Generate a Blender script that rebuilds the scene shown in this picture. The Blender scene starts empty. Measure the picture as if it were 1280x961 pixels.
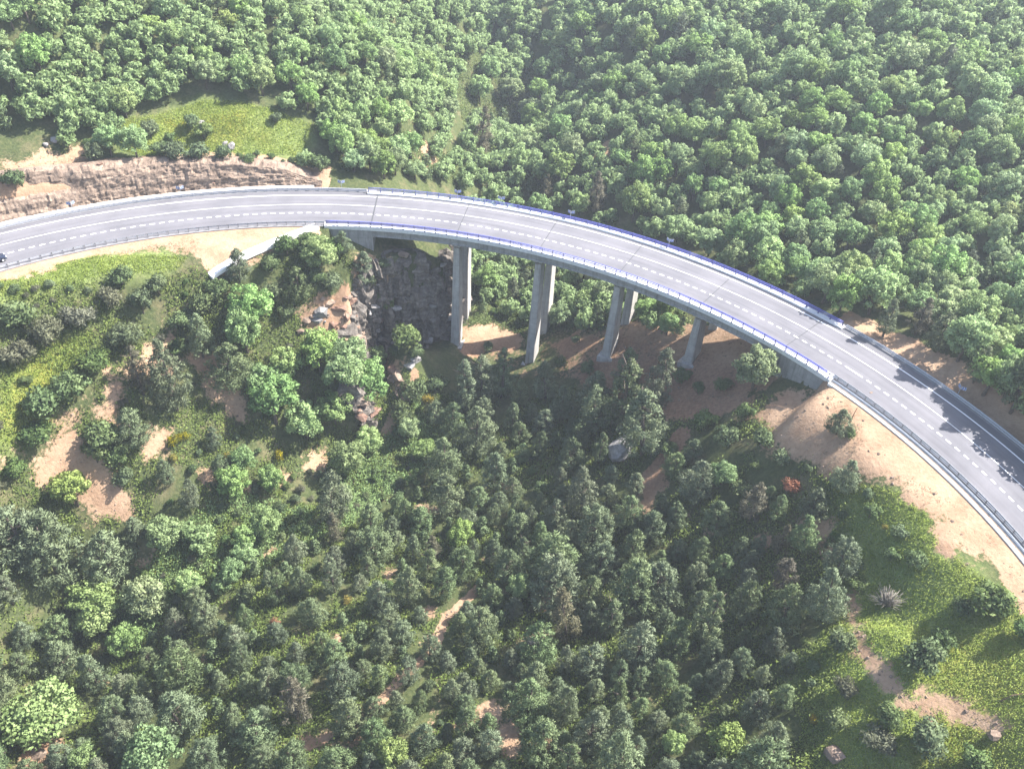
import bpy, math, random
import numpy as np
from mathutils import Matrix, Vector

rng = np.random.default_rng(7)
random.seed(7)
scene = bpy.context.scene
col = scene.collection

# ------------------------------------------------------------------ camera
CAM_F, CAM_PITCH, CAM_ROLL, CAM_H = 1020.283, 0.67, 0.07, 81.336
fw = np.array([0, math.cos(CAM_PITCH), -math.sin(CAM_PITCH)])
_r = np.array([1.0, 0, 0]); _u = np.cross(_r, fw)
rt = _r * math.cos(CAM_ROLL) + _u * math.sin(CAM_ROLL)
up = -_r * math.sin(CAM_ROLL) + _u * math.cos(CAM_ROLL)
cam_data = bpy.data.cameras.new('camera')
cam_data.sensor_fit = 'HORIZONTAL'; cam_data.sensor_width = 36
cam_data.lens = 36 * CAM_F / 1280
cam_data.clip_start = 0.5; cam_data.clip_end = 3000
cam = bpy.data.objects.new('camera', cam_data); col.objects.link(cam)
cam.matrix_world = Matrix(((rt[0], up[0], -fw[0], 0), (rt[1], up[1], -fw[1], 0), (rt[2], up[2], -fw[2], CAM_H), (0, 0, 0, 1)))
scene.camera = cam

# ------------------------------------------------------------------ light
SUN_AZ = math.radians(70)      # direction towards the sun, clockwise from +Y
SUN_EL = math.radians(48)
world = bpy.data.worlds.new('World'); scene.world = world; world.use_nodes = True
wn = world.node_tree.nodes; wl = world.node_tree.links
bg = wn['Background']; sky = wn.new('ShaderNodeTexSky'); sky.sky_type = 'NISHITA'
sky.sun_disc = False; sky.sun_elevation = SUN_EL; sky.sun_rotation = SUN_AZ
sky.air_density = 1.0; sky.dust_density = 2.0; sky.ozone_density = 1.0
bg.inputs['Strength'].default_value = 0.105
wl.new(sky.outputs[0], bg.inputs['Color'])
sd = bpy.data.lights.new('sun', 'SUN'); sd.energy = 5.0; sd.angle = math.radians(0.6); sd.color = (1.0, 0.965, 0.915)
sun = bpy.data.objects.new('sun', sd); col.objects.link(sun)
to_sun = Vector((math.sin(SUN_AZ) * math.cos(SUN_EL), math.cos(SUN_AZ) * math.cos(SUN_EL), math.sin(SUN_EL)))
sun.rotation_euler = to_sun.to_track_quat('Z', 'Y').to_euler(); sun.location = (60, 40, 200)
scene.view_settings.view_transform = 'Standard'
scene.view_settings.look = 'None'
scene.view_settings.exposure = 1.78
scene.view_settings.gamma = 1.0
scene.render.engine = 'CYCLES'
scene.cycles.use_denoising = True
scene.cycles.max_bounces = 6
scene.cycles.diffuse_bounces = 3
scene.cycles.transmission_bounces = 3
scene.cycles.transparent_max_bounces = 4
scene.cycles.volume_bounces = 0

# ------------------------------------------------------------------ projection helpers (pixels are those of the 1280 x 961 photograph)
def proj(X):
    d = np.asarray(X, float) - np.array([0, 0, CAM_H]); w = d @ fw
    return np.stack([640 + CAM_F * (d @ rt) / w, 480.5 - CAM_F * (d @ up) / w], -1)
def ray(px, py):
    d = fw * CAM_F + rt * (px - 640) - up * (py - 480.5)
    return d / np.linalg.norm(d)
def at_z(px, py, z):
    d = ray(px, py); t = (z - CAM_H) / d[2]
    return np.array([0, 0, CAM_H]) + d * t
def sstep(a, b, x):
    t = np.clip((np.asarray(x, float) - a) / (b - a), 0, 1); return t * t * (3 - 2 * t)

# ------------------------------------------------------------------ value noise
_perm = rng.permutation(1024); _val = rng.random(1024)
def vnoise(x, y, seed=0):
    xi = np.floor(x).astype(int); yi = np.floor(y).astype(int)
    fx = x - xi; fy = y - yi; fx = fx * fx * (3 - 2 * fx); fy = fy * fy * (3 - 2 * fy)
    def h(a, b): return _val[_perm[(a + _perm[(b + seed * 131) & 1023]) & 1023]]
    return (h(xi, yi) * (1 - fx) + h(xi + 1, yi) * fx) * (1 - fy) + (h(xi, yi + 1) * (1 - fx) + h(xi + 1, yi + 1) * fx) * fy
def fbm(x, y, oct=4, seed=0):
    s = 0; a = 0.5
    for k in range(oct):
        s = s + a * (vnoise(x, y, seed + k) - 0.5); x = x * 2.03 + 17.1; y = y * 2.03 + 5.7; a *= 0.5
    return s

# ------------------------------------------------------------------ the road's line: s along it, off to its far side
SG = np.linspace(-170, 260, 1721)
def _line():
    x0, y0, h0, k0, k1, k2, k3 = -30.92, 157.433, 0.042, -0.965, 0.156, -0.027, -0.105
    t = np.clip(SG, -110, 165) / 100
    k = (k0 + k1 * t + k2 * t * t + k3 * t ** 3) / 100; ds = SG[1] - SG[0]; i0 = np.argmin(abs(SG))
    h = np.concatenate([[0], np.cumsum((k[1:] + k[:-1]) / 2 * ds)]); h = h - h[i0] + h0
    cx = np.concatenate([[0], np.cumsum((np.cos(h[1:]) + np.cos(h[:-1])) / 2 * ds)]); cx = cx - cx[i0] + x0
    cy = np.concatenate([[0], np.cumsum((np.sin(h[1:]) + np.sin(h[:-1])) / 2 * ds)]); cy = cy - cy[i0] + y0
    return cx, cy, h
LX, LY, LH = _line()
SUPER = 0.069
def road_z(s, off=0.0):
    return -1.483 * s / 100 - 0.324 * (s / 100) ** 2 + SUPER * off
def rp(s, off=0.0, dz=0.0):
    s = np.asarray(s, float); off = np.asarray(off, float) + 0 * s
    x = np.interp(s, SG, LX); y = np.interp(s, SG, LY); h = np.interp(s, SG, LH)
    return np.stack([x - np.sin(h) * off, y + np.cos(h) * off, road_z(s, off) + dz], -1)
def heading(s): return float(np.interp(s, SG, LH))
_ci = np.arange(0, len(SG), 4)
def road_coords(x, y):
    x = np.asarray(x, float).ravel(); y = np.asarray(y, float).ravel()
    S = np.empty(len(x)); O = np.empty(len(x))
    for a in range(0, len(x), 40000):
        b = slice(a, a + 40000)
        d = (x[b, None] - LX[None, _ci]) ** 2 + (y[b, None] - LY[None, _ci]) ** 2
        i = _ci[np.argmin(d, 1)]
        ex = x[b] - LX[i]; ey = y[b] - LY[i]; c = np.cos(LH[i]); s = np.sin(LH[i])
        S[b] = SG[i] + ex * c + ey * s; O[b] = -ex * s + ey * c
    return S, O
JOINTS = [-1.1, 17.75, 36.24, 54.36, 72.84, 91.4]

# ------------------------------------------------------------------ terrain heights
CP = []
for px, py, z in [
    (0, 961, -44), (300, 961, -39), (640, 961, -32), (900, 961, -25), (1280, 961, -13),
    (0, 800, -40), (300, 800, -39), (640, 800, -34), (900, 800, -25), (1100, 800, -15), (1280, 800, -7),
    (0, 650, -27), (200, 650, -34), (400, 650, -37), (640, 650, -34), (850, 650, -24), (1050, 650, -11.5), (1190, 690, -4.2),
    (0, 520, -14), (150, 500, -17), (250, 480, -20), (400, 560, -34), (480, 520, -32), (560, 490, -31), (640, 520, -32),
    (740, 500, -27), (850, 520, -18), (940, 530, -11), (1000, 510, -7.5), (1080, 570, -4.6),
    (0, 410, -6), (100, 410, -7.5), (200, 400, -9), (300, 400, -11), (370, 410, -15), (430, 450, -22), (410, 330, -6), (330, 350, -6),
    (566, 424, -29), (660, 448, -30), (757, 437, -21.5), (866, 443, -14.5), (935, 455, -10.5), (975, 478, -7),
    (455, 345, -8), (470, 360, -10), (600, 420, -29), (710, 430, -25),
    (0, 0, 33), (200, 0, 28), (400, 0, 24), (100, 60, 23), (300, 60, 20), (0, 120, 17), (280, 160, 11), (390, 170, 7),
    (600, 100, -15), (480, 100, 13), (520, 180, 0), (570, 0, 15), (690, 0, 7), (420, 220, 2),
    (1280, 0, 30), (1280, 200, 12), (1000, 0, 23), (1000, 150, 9), (850, 150, 1), (850, 0, 17), (760, 150, -3), (700, 220, -13),
    (820, 260, -11), (950, 270, -4), (1110, 330, -1), (1250, 420, 1), (640, 180, -21), (680, 40, -8), (740, 40, 8), (610, 40, 0)]:
    CP.append(at_z(px, py, z))
for p in [(-6, 168, -28), (-7, 185, -26), (-6, 205, -22), (20, 175, -20), (40, 155, -12), (58, 140, -4), (-24, 172, -6), (-38, 185, 3), (-27, 155, -9)]:
    CP.append(np.array(p, float))
for s, o, z in [(-100, 24, 11), (-60, 24, 10.5), (-35, 22, 8), (-14, 20, 4), (110, 16, 0.5), (140, 18, 1.5), (165, 18, 1.5), (-110, -30, -6), (150, -25, -8)]:
    q = rp(s, o); CP.append(np.array([q[0], q[1], z]))
for p in [(-300, 60, -10), (-300, 250, 45), (-150, 420, 60), (0, 430, 22), (150, 420, 45), (320, 300, 50), (320, 100, 8), (150, 20, -8), (0, 0, -36), (-150, 10, -46), (-200, 90, -8)]:
    CP.append(np.array(p, float))
CP = np.array(CP)
def _tps():
    P = CP[:, :2] / 100; n = len(P)
    d2 = ((P[:, None] - P[None]) ** 2).sum(-1); K = np.where(d2 > 0, 0.5 * d2 * np.log(np.maximum(d2, 1e-12)), 0)
    A = np.zeros((n + 3, n + 3)); A[:n, :n] = K + 0.0015 * np.eye(n); A[:n, n] = 1; A[:n, n + 1:] = P; A[n, :n] = 1; A[n + 1:, :n] = P.T
    return P, np.linalg.solve(A, np.concatenate([CP[:, 2], [0, 0, 0]]))
_TP, _TW = _tps()
def tps(x, y):
    out = np.empty(len(x))
    for a in range(0, len(x), 60000):
        q = np.stack([x[a:a + 60000], y[a:a + 60000]], -1) / 100
        d2 = ((q[:, None] - _TP[None]) ** 2).sum(-1); K = 0.5 * d2 * np.log(np.maximum(d2, 1e-12))
        out[a:a + 60000] = K @ _TW[:-3] + _TW[-3] + q @ _TW[-2:]
    return out
def axis(segs):
    v = []
    for a, b, st in segs: v += list(np.arange(a, b, st))
    return np.array(v + [segs[-1][1]], float)
CL = np.array([(-33, 121, -25, -32.5), (-31.5, 127, -23, -32), (-32.5, 133, -20, -31), (-34, 139.5, -16, -30.5), (-34.5, 145, -10, -30.2), (-31.5, 149.5, -7, -29.8), (-26.5, 152, -6.5, -29.5), (-21, 154, -7, -29), (-17, 157, -10, -28.6), (-15.5, 162, -13, -28), (-16, 168, -13, -27.5), (-18, 176, -11, -26.5), (-21, 186, -8, -24)])
def cliff_coords(x, y):
    best = np.full(len(x), 1e9); U = np.zeros(len(x)); Dd = np.zeros(len(x))
    for i in range(len(CL) - 1):
        a = CL[i, :2]; b = CL[i + 1, :2]; v = b - a; t = np.clip(((x - a[0]) * v[0] + (y - a[1]) * v[1]) / (v @ v), 0, 1)
        ex = x - a[0] - t * v[0]; ey = y - a[1] - t * v[1]; d = np.hypot(ex, ey); sg = np.sign(v[1] * (x - a[0]) - v[0] * (y - a[1])); k = d < best - 1e-6
        best = np.where(k, d, best); U = np.where(k, i + t, U); Dd = np.where(k, d * sg, Dd)
    return U, Dd
def cliff_shape(x, y, z):
    k = (x > -62) & (x < 8) & (y > 105) & (y < 200); zz = z[k]
    U, d = cliff_coords(x[k], y[k]); n = np.arange(len(CL)); zt = np.interp(U, n, CL[:, 2]); zb = np.interp(U, n, CL[:, 3])
    end = sstep(0.05, 1.2, U) * (1 - sstep(len(CL) - 2.2, len(CL) - 1.05, U))
    up_ = (1 - sstep(2, 15, -d)); dn_ = (1 - sstep(4, 13, d))
    left = zz * (1 - up_) + np.maximum(zz, zt - 0.3) * up_; right = np.minimum(zz, zb) * dn_ + zz * (1 - dn_)
    t = sstep(-0.5, 2.0, d); r = np.where(d < 0, left, right); face = (zt - 0.5) * (1 - t) + zb * t
    r = np.where((d > -0.5) & (d < 2.0), np.minimum(face, r + 0.0 * face) if False else face, r)
    z = z.copy(); z[k] = r * end + zz * (1 - end); return z
GX = axis([(-620, -320, 30), (-320, -150, 5), (-150, -60, 1.0), (-60, 45, 0.55), (45, 120, 0.9), (120, 330, 3.5), (330, 660, 30)])
GY = axis([(-160, 0, 20), (0, 40, 3), (40, 120, 0.8), (120, 180, 0.55), (180, 300, 1.3), (300, 440, 4), (440, 900, 40)])
def cut_height(s):      # height of the rock cutting above the carriageway
    return np.interp(s, [-140, -100, -75, -55, -40, -28, -19, -13], [8.6, 8.6, 8.2, 6.8, 6.0, 4.8, 3.2, 0.0])
def heights(x, y):
    z = tps(x, y)
    far = np.maximum(np.abs(x) - 330, 0) + np.maximum(y - 440, 0) + np.maximum(-y, 0)
    lim = np.clip(z, -48, 80); z = lim
    z = cliff_shape(x, y, z)
    z = z + 1.6 * fbm(x / 17, y / 17, 3, 3) + 0.7 * fbm(x / 4.2, y / 4.2, 3, 9)
    near = (x > -170) & (x < 160) & (y > 10) & (y < 215)
    S, O = road_coords(x[near], y[near]); zz = z[near]
    rs = np.clip(S, -168, 258)
    zr = road_z(rs, np.clip(O, -6.2, 10.6)) - 0.22
    wn_ = np.maximum(sstep(-9, -13, S), sstep(100, 104, S)); wf_ = np.maximum(sstep(-1.5, -3, S), sstep(92, 94, S))
    # near side: a nearly level shoulder, then down to the slope
    dn = np.maximum(-6.0 - O, 0)
    shoulder = zr - 0.12 * dn
    L = np.where(S < 0, 15.0, 17.0)
    w = (1 - sstep(2.0, L, dn)) * wn_
    zn = shoulder * w + zz * (1 - w)
    df = np.maximum(O - 10.6, 0)
    wf = (1 - sstep(0.5, 7.0, df)) * wf_
    zf = zr * wf + zz * (1 - wf)
    # rock cutting on the far side
    hc = cut_height(S)
    prof = np.interp(df, [0, 1.5, 2.8, 5.5], [0, 0.0, 0.6, 0.98])
    cutw = sstep(-11, -16, S) * (1 - sstep(6, 16, df))
    zc = road_z(rs, 10.6) - 0.4 + prof * hc
    zf = np.where((S < -11) & (O > 9), zf * (1 - cutw) + zc * cutw, zf)
    zz2 = np.where(O < 2, zn, zf)
    core = (O > -6.0) & (O < 10.6)
    zz2 = np.where(core & ((S < -10) | (S > 101)), zr, zz2)
    mid = core & (((S >= -10) & (S < -2)) | ((S > 92.5) & (S <= 101)))
    zz2 = np.where(mid, np.where(O > -4.6, zr - 0.3, zz2), zz2)
    inbridge = (S > -2) & (S < 92.5) & (O > -7) & (O < 11)
    zz2 = np.where(inbridge, np.minimum(zz2, road_z(rs, 0) - 3.2), zz2)
    hitroad = np.abs(O) < 60
    z[near] = np.where(hitroad, zz2, zz)
    return z
XX, YY = np.meshgrid(GX, GY)
ZZ = heights(XX.ravel(), YY.ravel()).reshape(XX.shape)
def ground(x, y):
    x = np.asarray(x, float); y = np.asarray(y, float)
    i = np.clip(np.searchsorted(GX, x) - 1, 0, len(GX) - 2); j = np.clip(np.searchsorted(GY, y) - 1, 0, len(GY) - 2)
    fx = np.clip((x - GX[i]) / (GX[i + 1] - GX[i]), 0, 1); fy = np.clip((y - GY[j]) / (GY[j + 1] - GY[j]), 0, 1)
    return (ZZ[j, i] * (1 - fx) + ZZ[j, i + 1] * fx) * (1 - fy) + (ZZ[j + 1, i] * (1 - fx) + ZZ[j + 1, i + 1] * fx) * fy
_T = np.arange(40, 520, 0.5)
def hit(px, py):
    d = ray(px, py); X = d[0] * _T; Y = d[1] * _T; Z = CAM_H + d[2] * _T
    below = Z < ground(X, Y)
    k = int(np.argmax(below)) if below.any() else len(_T) - 1
    return np.array([X[k], Y[k], ground(X[k], Y[k])])
def poly_world(pts): return np.array([hit(*p)[:2] for p in pts])
def inside(poly, x, y):
    r = np.zeros(len(x), bool); n = len(poly)
    for i in range(n):
        x1, y1 = poly[i]; x2, y2 = poly[(i + 1) % n]
        c = (y1 > y) != (y2 > y)
        with np.errstate(divide='ignore', invalid='ignore'):
            r ^= c & (x < (x2 - x1) * (y - y1) / (y2 - y1) + x1)
    return r
def edge_dist(poly, x, y):
    d = np.full(len(x), 1e9); n = len(poly)
    for i in range(n):
        a = poly[i]; b = poly[(i + 1) % n]; v = b - a; L = max(v @ v, 1e-9)
        t = np.clip(((x - a[0]) * v[0] + (y - a[1]) * v[1]) / L, 0, 1)
        d = np.minimum(d, np.hypot(x - a[0] - t * v[0], y - a[1] - t * v[1]))
    return d
def line_dist(poly, x, y):
    d = np.full(len(x), 1e9)
    for i in range(len(poly) - 1):
        a = poly[i]; b = poly[i + 1]; v = b - a; L = max(v @ v, 1e-9)
        t = np.clip(((x - a[0]) * v[0] + (y - a[1]) * v[1]) / L, 0, 1)
        d = np.minimum(d, np.hypot(x - a[0] - t * v[0], y - a[1] - t * v[1]))
    return d

# ------------------------------------------------------------------ what covers the ground, outlined on the ground itself
SOIL = [
    [(0, 328), (120, 306), (250, 291), (400, 284), (380, 292), (268, 347), (235, 320), (180, 313), (110, 318), (60, 335), (0, 352)],
    [(118, 505), (148, 462), (198, 427), (222, 416), (224, 428), (205, 462), (172, 490), (142, 524), (124, 518)],
    [(50, 600), (72, 530), (96, 524), (112, 562), (142, 582), (168, 622), (150, 642), (118, 662), (104, 640), (60, 606)],
    [(0, 580), (25, 558), (20, 590), (0, 602)], [(186, 552), (206, 548), (208, 566), (184, 562)],
    [(240, 452), (266, 440), (312, 500), (306, 534), (276, 502)],
    [(1038, 484), (1075, 500), (1140, 545), (1200, 610), (1250, 665), (1290, 712), (1290, 752), (1230, 708), (1185, 690), (1160, 635), (1100, 603), (1045, 603), (1000, 585), (962, 560), (955, 520), (975, 488)],
    [(1050, 747), (1064, 745), (1080, 790), (1100, 815), (1117, 855), (1142, 872), (1196, 876), (1262, 908), (1252, 922), (1196, 894), (1132, 884), (1098, 858), (1070, 830), (1058, 790)],
    [(690, 432), (720, 414), (748, 418), (752, 432), (700, 452)], [(818, 492), (850, 494), (878, 506), (856, 532), (836, 536)],
    [(798, 602), (836, 584), (832, 612), (812, 616)], [(572, 410), (590, 408), (640, 410), (650, 425), (640, 440), (575, 440)],
    [(700, 455), (790, 440), (870, 448), (960, 470), (930, 520), (850, 530), (760, 500)],
    [(640, 905), (622, 930), (650, 945), (662, 915)], [(430, 900), (380, 930), (350, 950), (440, 930)], [(20, 961), (40, 932), (78, 925), (60, 961)],
    [(0, 205), (60, 186), (100, 188), (95, 215), (0, 248)], [(340, 600), (400, 572), (408, 582), (352, 612)],
    [(376, 400), (408, 374), (436, 352), (452, 312), (478, 332), (490, 400), (480, 432), (440, 425), (392, 422)], [(1010, 640), (1040, 660), (1030, 690), (1000, 680)], [(480, 460), (500, 455), (505, 490), (488, 492)],
    [(722, 192), (760, 180), (770, 196), (730, 204)], [(520, 170), (545, 190), (540, 215), (525, 205)]]
PATHS = [([(600, 733), (562, 770), (540, 812), (500, 850), (450, 905)], 0.75), ([(700, 700), (680, 760)], 1.0), ([(800, 640), (820, 590), (850, 545)], 1.6),
         ([(480, 540), (505, 505), (520, 470)], 0.9)]
MEADOW = [
    [(150, 150), (250, 128), (330, 140), (395, 160), (380, 195), (330, 205), (200, 196), (150, 190)],
    [(1040, 610), (1110, 612), (1160, 640), (1180, 690), (1230, 712), (1290, 760), (1290, 961), (1040, 961), (1000, 850), (1050, 740), (1060, 680)],
    [(0, 352), (110, 318), (180, 313), (235, 322), (215, 345), (130, 350), (0, 380)],
    [(0, 480), (60, 440), (110, 425), (110, 470), (60, 530), (0, 560)]]
YELLOW = [[(5, 470), (60, 435), (105, 425), (100, 465), (55, 520), (5, 540)], [(1150, 790), (1290, 780), (1290, 961), (1150, 961)], [(200, 150), (300, 140), (330, 175), (250, 190)]]
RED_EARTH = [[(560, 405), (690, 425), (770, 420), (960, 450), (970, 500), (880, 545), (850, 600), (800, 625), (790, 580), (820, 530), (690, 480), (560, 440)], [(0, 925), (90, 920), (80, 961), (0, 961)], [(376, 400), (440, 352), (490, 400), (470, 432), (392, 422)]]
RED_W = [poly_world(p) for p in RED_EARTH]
SPOTS = [(190, 706, 9), (127, 853, 12), (550, 768, 11), (540, 798, 12), (617, 893, 14), (453, 905, 16), (343, 782, 9), (670, 925, 12), (670, 802, 10), (887, 650, 12), (947, 677, 11), (600, 702, 8), (530, 640, 10), (700, 640, 9), (340, 690, 9), (760, 690, 8), (310, 610, 12), (260, 600, 10), (640, 610, 8), (480, 720, 9), (250, 830, 8), (800, 880, 9), (420, 800, 8), (560, 900, 10)]
SOIL += [[(x + r * math.cos(a) * (0.7 + 0.6 * ((k * 37 + x) % 7) / 7), y + 0.7 * r * math.sin(a)) for k, a in enumerate(np.linspace(0, 5.5, 8))] for x, y, r in SPOTS]
SOIL_W = [poly_world(p) for p in SOIL]; MEADOW_W = [poly_world(p) for p in MEADOW]; YELLOW_W = [poly_world(p) for p in YELLOW]
PATHS_W = [(poly_world(p), w) for p, w in PATHS]
def cover(polys, x, y, soft=3.0, jag=3.4, seed=20):
    m = np.zeros(len(x))
    n = fbm(x / 3.1, y / 3.1, 4, seed) * 2 * jag
    for p in polys:
        lo = p.min(0) - 4; hi = p.max(0) + 4
        k = (x > lo[0]) & (x < hi[0]) & (y > lo[1]) & (y < hi[1])
        if not k.any(): continue
        ins = inside(p, x[k], y[k]); d = edge_dist(p, x[k], y[k]); sd_ = np.where(ins, d, -d) + n[k]
        m[k] = np.maximum(m[k], sstep(-soft, soft, sd_))
    return m
def soil_at(x, y):
    m = cover(SOIL_W, x, y)
    for p, w in PATHS_W:
        d = line_dist(p, x, y) + fbm(x / 2.0, y / 2.0, 3, 31) * 1.6
        m = np.maximum(m, 1 - sstep(w * 0.6, w * 1.5, d))
    near = (x > -170) & (x < 160) & (y > 10) & (y < 215)
    S, O = road_coords(x[near], y[near]); e = fbm(x[near] / 3, y[near] / 3, 4, 41) * 3
    q = np.zeros(len(S))
    q = np.maximum(q, ((O > 9) & (S < -11)) * (1 - sstep(7, 9.5, O - 10.6 + e)))
    q = np.maximum(q, ((O > 9) & (S > 92)) * (1 - sstep(4, 7, O - 10.6 + e)))
    q = np.maximum(q, (S > 101) * (1 - sstep(6.5, 8.5, -O - 3 + e)) * (O < 2)); q = np.maximum(q, (S < -12) * (1 - sstep(7.0, 8.0, -O + e * 0.4)) * (O < 2))
    q = np.maximum(q, ((S > 30) & (S < 93) & (O > -9) & (O < 6)) * (0.35 + 0.4 * sstep(40, 60, S)))
    m[near] = np.maximum(m[near], q)
    return m

# ------------------------------------------------------------------ object helpers
def tag(o, label=None, cat=None, group=None, kind=None):
    if label: o['label'] = label
    if cat: o['category'] = cat
    if group: o['group'] = group
    if kind: o['kind'] = kind
    return o
def link(name, me, mat=None, parent=None):
    if mat is not None and not me.materials: me.materials.append(mat)
    o = bpy.data.objects.new(name, me); col.objects.link(o)
    if parent is not None: o.parent = parent
    return o
def empty(name, loc=(0, 0, 0), rz=0.0):
    o = bpy.data.objects.new(name, None); col.objects.link(o); o.location = loc; o.rotation_euler = (0, 0, rz)
    o.empty_display_size = 0.5
    return o
def mesh_from(name, V, Fq, smooth=False):
    """V (n,3); Fq (m,k) with one face size."""
    V = np.asarray(V, np.float32); Fq = np.asarray(Fq, np.int32)
    me = bpy.data.meshes.new(name); me.vertices.add(len(V)); me.vertices.foreach_set('co', V.ravel())
    m, k = Fq.shape
    me.loops.add(m * k); me.loops.foreach_set('vertex_index', Fq.ravel())
    me.polygons.add(m); me.polygons.foreach_set('loop_start', np.arange(m, dtype=np.int32) * k)
    me.polygons.foreach_set('use_smooth', np.full(m, smooth, bool))
    me.update(calc_edges=True); me.validate()
    return me
class MB:
    def __init__(self): self.V = []; self.F = []
    def add(self, v, f):
        n = len(self.V); self.V += [tuple(map(float, p)) for p in v]; self.F += [tuple(int(i) + n for i in q) for q in f]
    def box(self, c, size, rz=0.0, taper=1.0):
        sx, sy, sz = [0.5 * a for a in size]; ca, sa = math.cos(rz), math.sin(rz); v = []
        for z, k in ((-sz, 1.0), (sz, taper)):
            for x, y in ((-sx, -sy), (sx, -sy), (sx, sy), (-sx, sy)):
                x *= k; y *= k; v.append((c[0] + x * ca - y * sa, c[1] + x * sa + y * ca, c[2] + z))
        self.add(v, [(0, 3, 2, 1), (4, 5, 6, 7), (0, 1, 5, 4), (1, 2, 6, 5), (2, 3, 7, 6), (3, 0, 4, 7)])
    def loft(self, rings, closed=True, caps=True):
        n = len(rings[0]); v = [p for r in rings for p in r]; f = []
        for i in range(len(rings) - 1):
            for j in range(n if closed else n - 1):
                k = (j + 1) % n; f.append((i * n + j, i * n + k, (i + 1) * n + k, (i + 1) * n + j))
        if caps and closed: f.append(tuple(range(n - 1, -1, -1))); f.append(tuple((len(rings) - 1) * n + j for j in range(n)))
        self.add(v, f)
    def tube(self, pts, r, n=6):
        pts = [Vector(p) for p in pts]; rings = []
        for i, p in enumerate(pts):
            d = (pts[min(i + 1, len(pts) - 1)] - pts[max(i - 1, 0)]).normalized()
            a = d.cross(Vector((0, 0, 1))); a = a.normalized() if a.length > 1e-4 else Vector((1, 0, 0)); b = d.cross(a)
            rr = r[i] if isinstance(r, (list, tuple)) else r
            rings.append([tuple(p + (a * math.cos(t) + b * math.sin(t)) * rr) for t in [2 * math.pi * k / n for k in range(n)]])
        self.loft(rings)
    def mesh(self, name, smooth=False):
        me = bpy.data.meshes.new(name); me.from_pydata(self.V, [], self.F); me.update()
        if smooth: me.polygons.foreach_set('use_smooth', np.ones(len(me.polygons), bool))
        return me
    def build(self, name, mat, parent=None, smooth=False): return link(name, self.mesh(name, smooth), mat, parent)
def sweep(s0, s1, prof, step=1.2):
    """A closed profile of (off, dz) carried along the road from s0 to s1."""
    S = np.linspace(s0, s1, max(2, int(abs(s1 - s0) / step) + 1)); m = MB()
    m.loft([[tuple(rp(s, o, z)) for o, z in prof] for s in S]); return m
def strip(s0, s1, o0, o1, dz, step=1.2, cols=1):
    S = np.linspace(s0, s1, max(2, int(abs(s1 - s0) / step) + 1)); m = MB()
    m.loft([[tuple(rp(s, o, dz)) for o in np.linspace(o0, o1, cols + 1)] for s in S], closed=False); return m

# ------------------------------------------------------------------ materials
def mat(name, rough=0.85, spec=0.2):
    m = bpy.data.materials.new(name); m.use_nodes = True; nt = m.node_tree; b = nt.nodes['Principled BSDF']
    b.inputs['Roughness'].default_value = rough; b.inputs['Specular IOR Level'].default_value = spec
    return m, nt, b
def nz(nt, scale, detail=4, rough=0.6, vec=None, dist=0.0):
    n = nt.nodes.new('ShaderNodeTexNoise'); n.inputs['Scale'].default_value = scale; n.inputs['Detail'].default_value = detail
    n.inputs['Roughness'].default_value = rough; n.inputs['Distortion'].default_value = dist
    if vec is not None: nt.links.new(vec, n.inputs['Vector'])
    return n.outputs['Fac']
def geo_pos(nt): return nt.nodes.new('ShaderNodeNewGeometry').outputs['Position']
def obj_pos(nt): return nt.nodes.new('ShaderNodeTexCoord').outputs['Object']
def ramp(nt, fac, stops):
    r = nt.nodes.new('ShaderNodeValToRGB'); e = r.color_ramp.elements
    while len(e) < len(stops): e.new(0.5)
    for k, (p, c) in enumerate(stops): e[k].position = p; e[k].color = (*c, 1) if len(c) == 3 else c
    nt.links.new(fac, r.inputs[0]); return r.outputs[0]
def mixc(nt, fac, a, b, kind='MIX'):
    m = nt.nodes.new('ShaderNodeMix'); m.data_type = 'RGBA'; m.blend_type = kind
    for s, v in ((0, fac), (6, a), (7, b)):
        if isinstance(v, (int, float)): m.inputs[s].default_value = v
        elif isinstance(v, tuple): m.inputs[s].default_value = (*v, 1)
        else: nt.links.new(v, m.inputs[s])
    return m.outputs[2]
def mth(nt, op, a, b=0.0, clamp=False):
    m = nt.nodes.new('ShaderNodeMath'); m.operation = op; m.use_clamp = clamp
    for k, v in ((0, a), (1, b)):
        if isinstance(v, (int, float)): m.inputs[k].default_value = v
        else: nt.links.new(v, m.inputs[k])
    return m.outputs[0]
def bump(nt, b, h, strength=0.4, dist=0.1):
    n = nt.nodes.new('ShaderNodeBump'); n.inputs['Strength'].default_value = strength; n.inputs['Distance'].default_value = dist
    nt.links.new(h, n.inputs['Height']); nt.links.new(n.outputs[0], b.inputs['Normal'])
def simple(name, c1, c2, scale=1.5, rough=0.8, spec=0.2, bmp=0.0, world_space=True):
    m, nt, b = mat(name, rough, spec); v = geo_pos(nt) if world_space else obj_pos(nt)
    f = nz(nt, scale, 5, 0.65, v); nt.links.new(ramp(nt, f, [(0.3, c1), (0.7, c2)]), b.inputs['Base Color'])
    if bmp: bump(nt, b, f, bmp, 0.05)
    return m

M = {}
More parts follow.
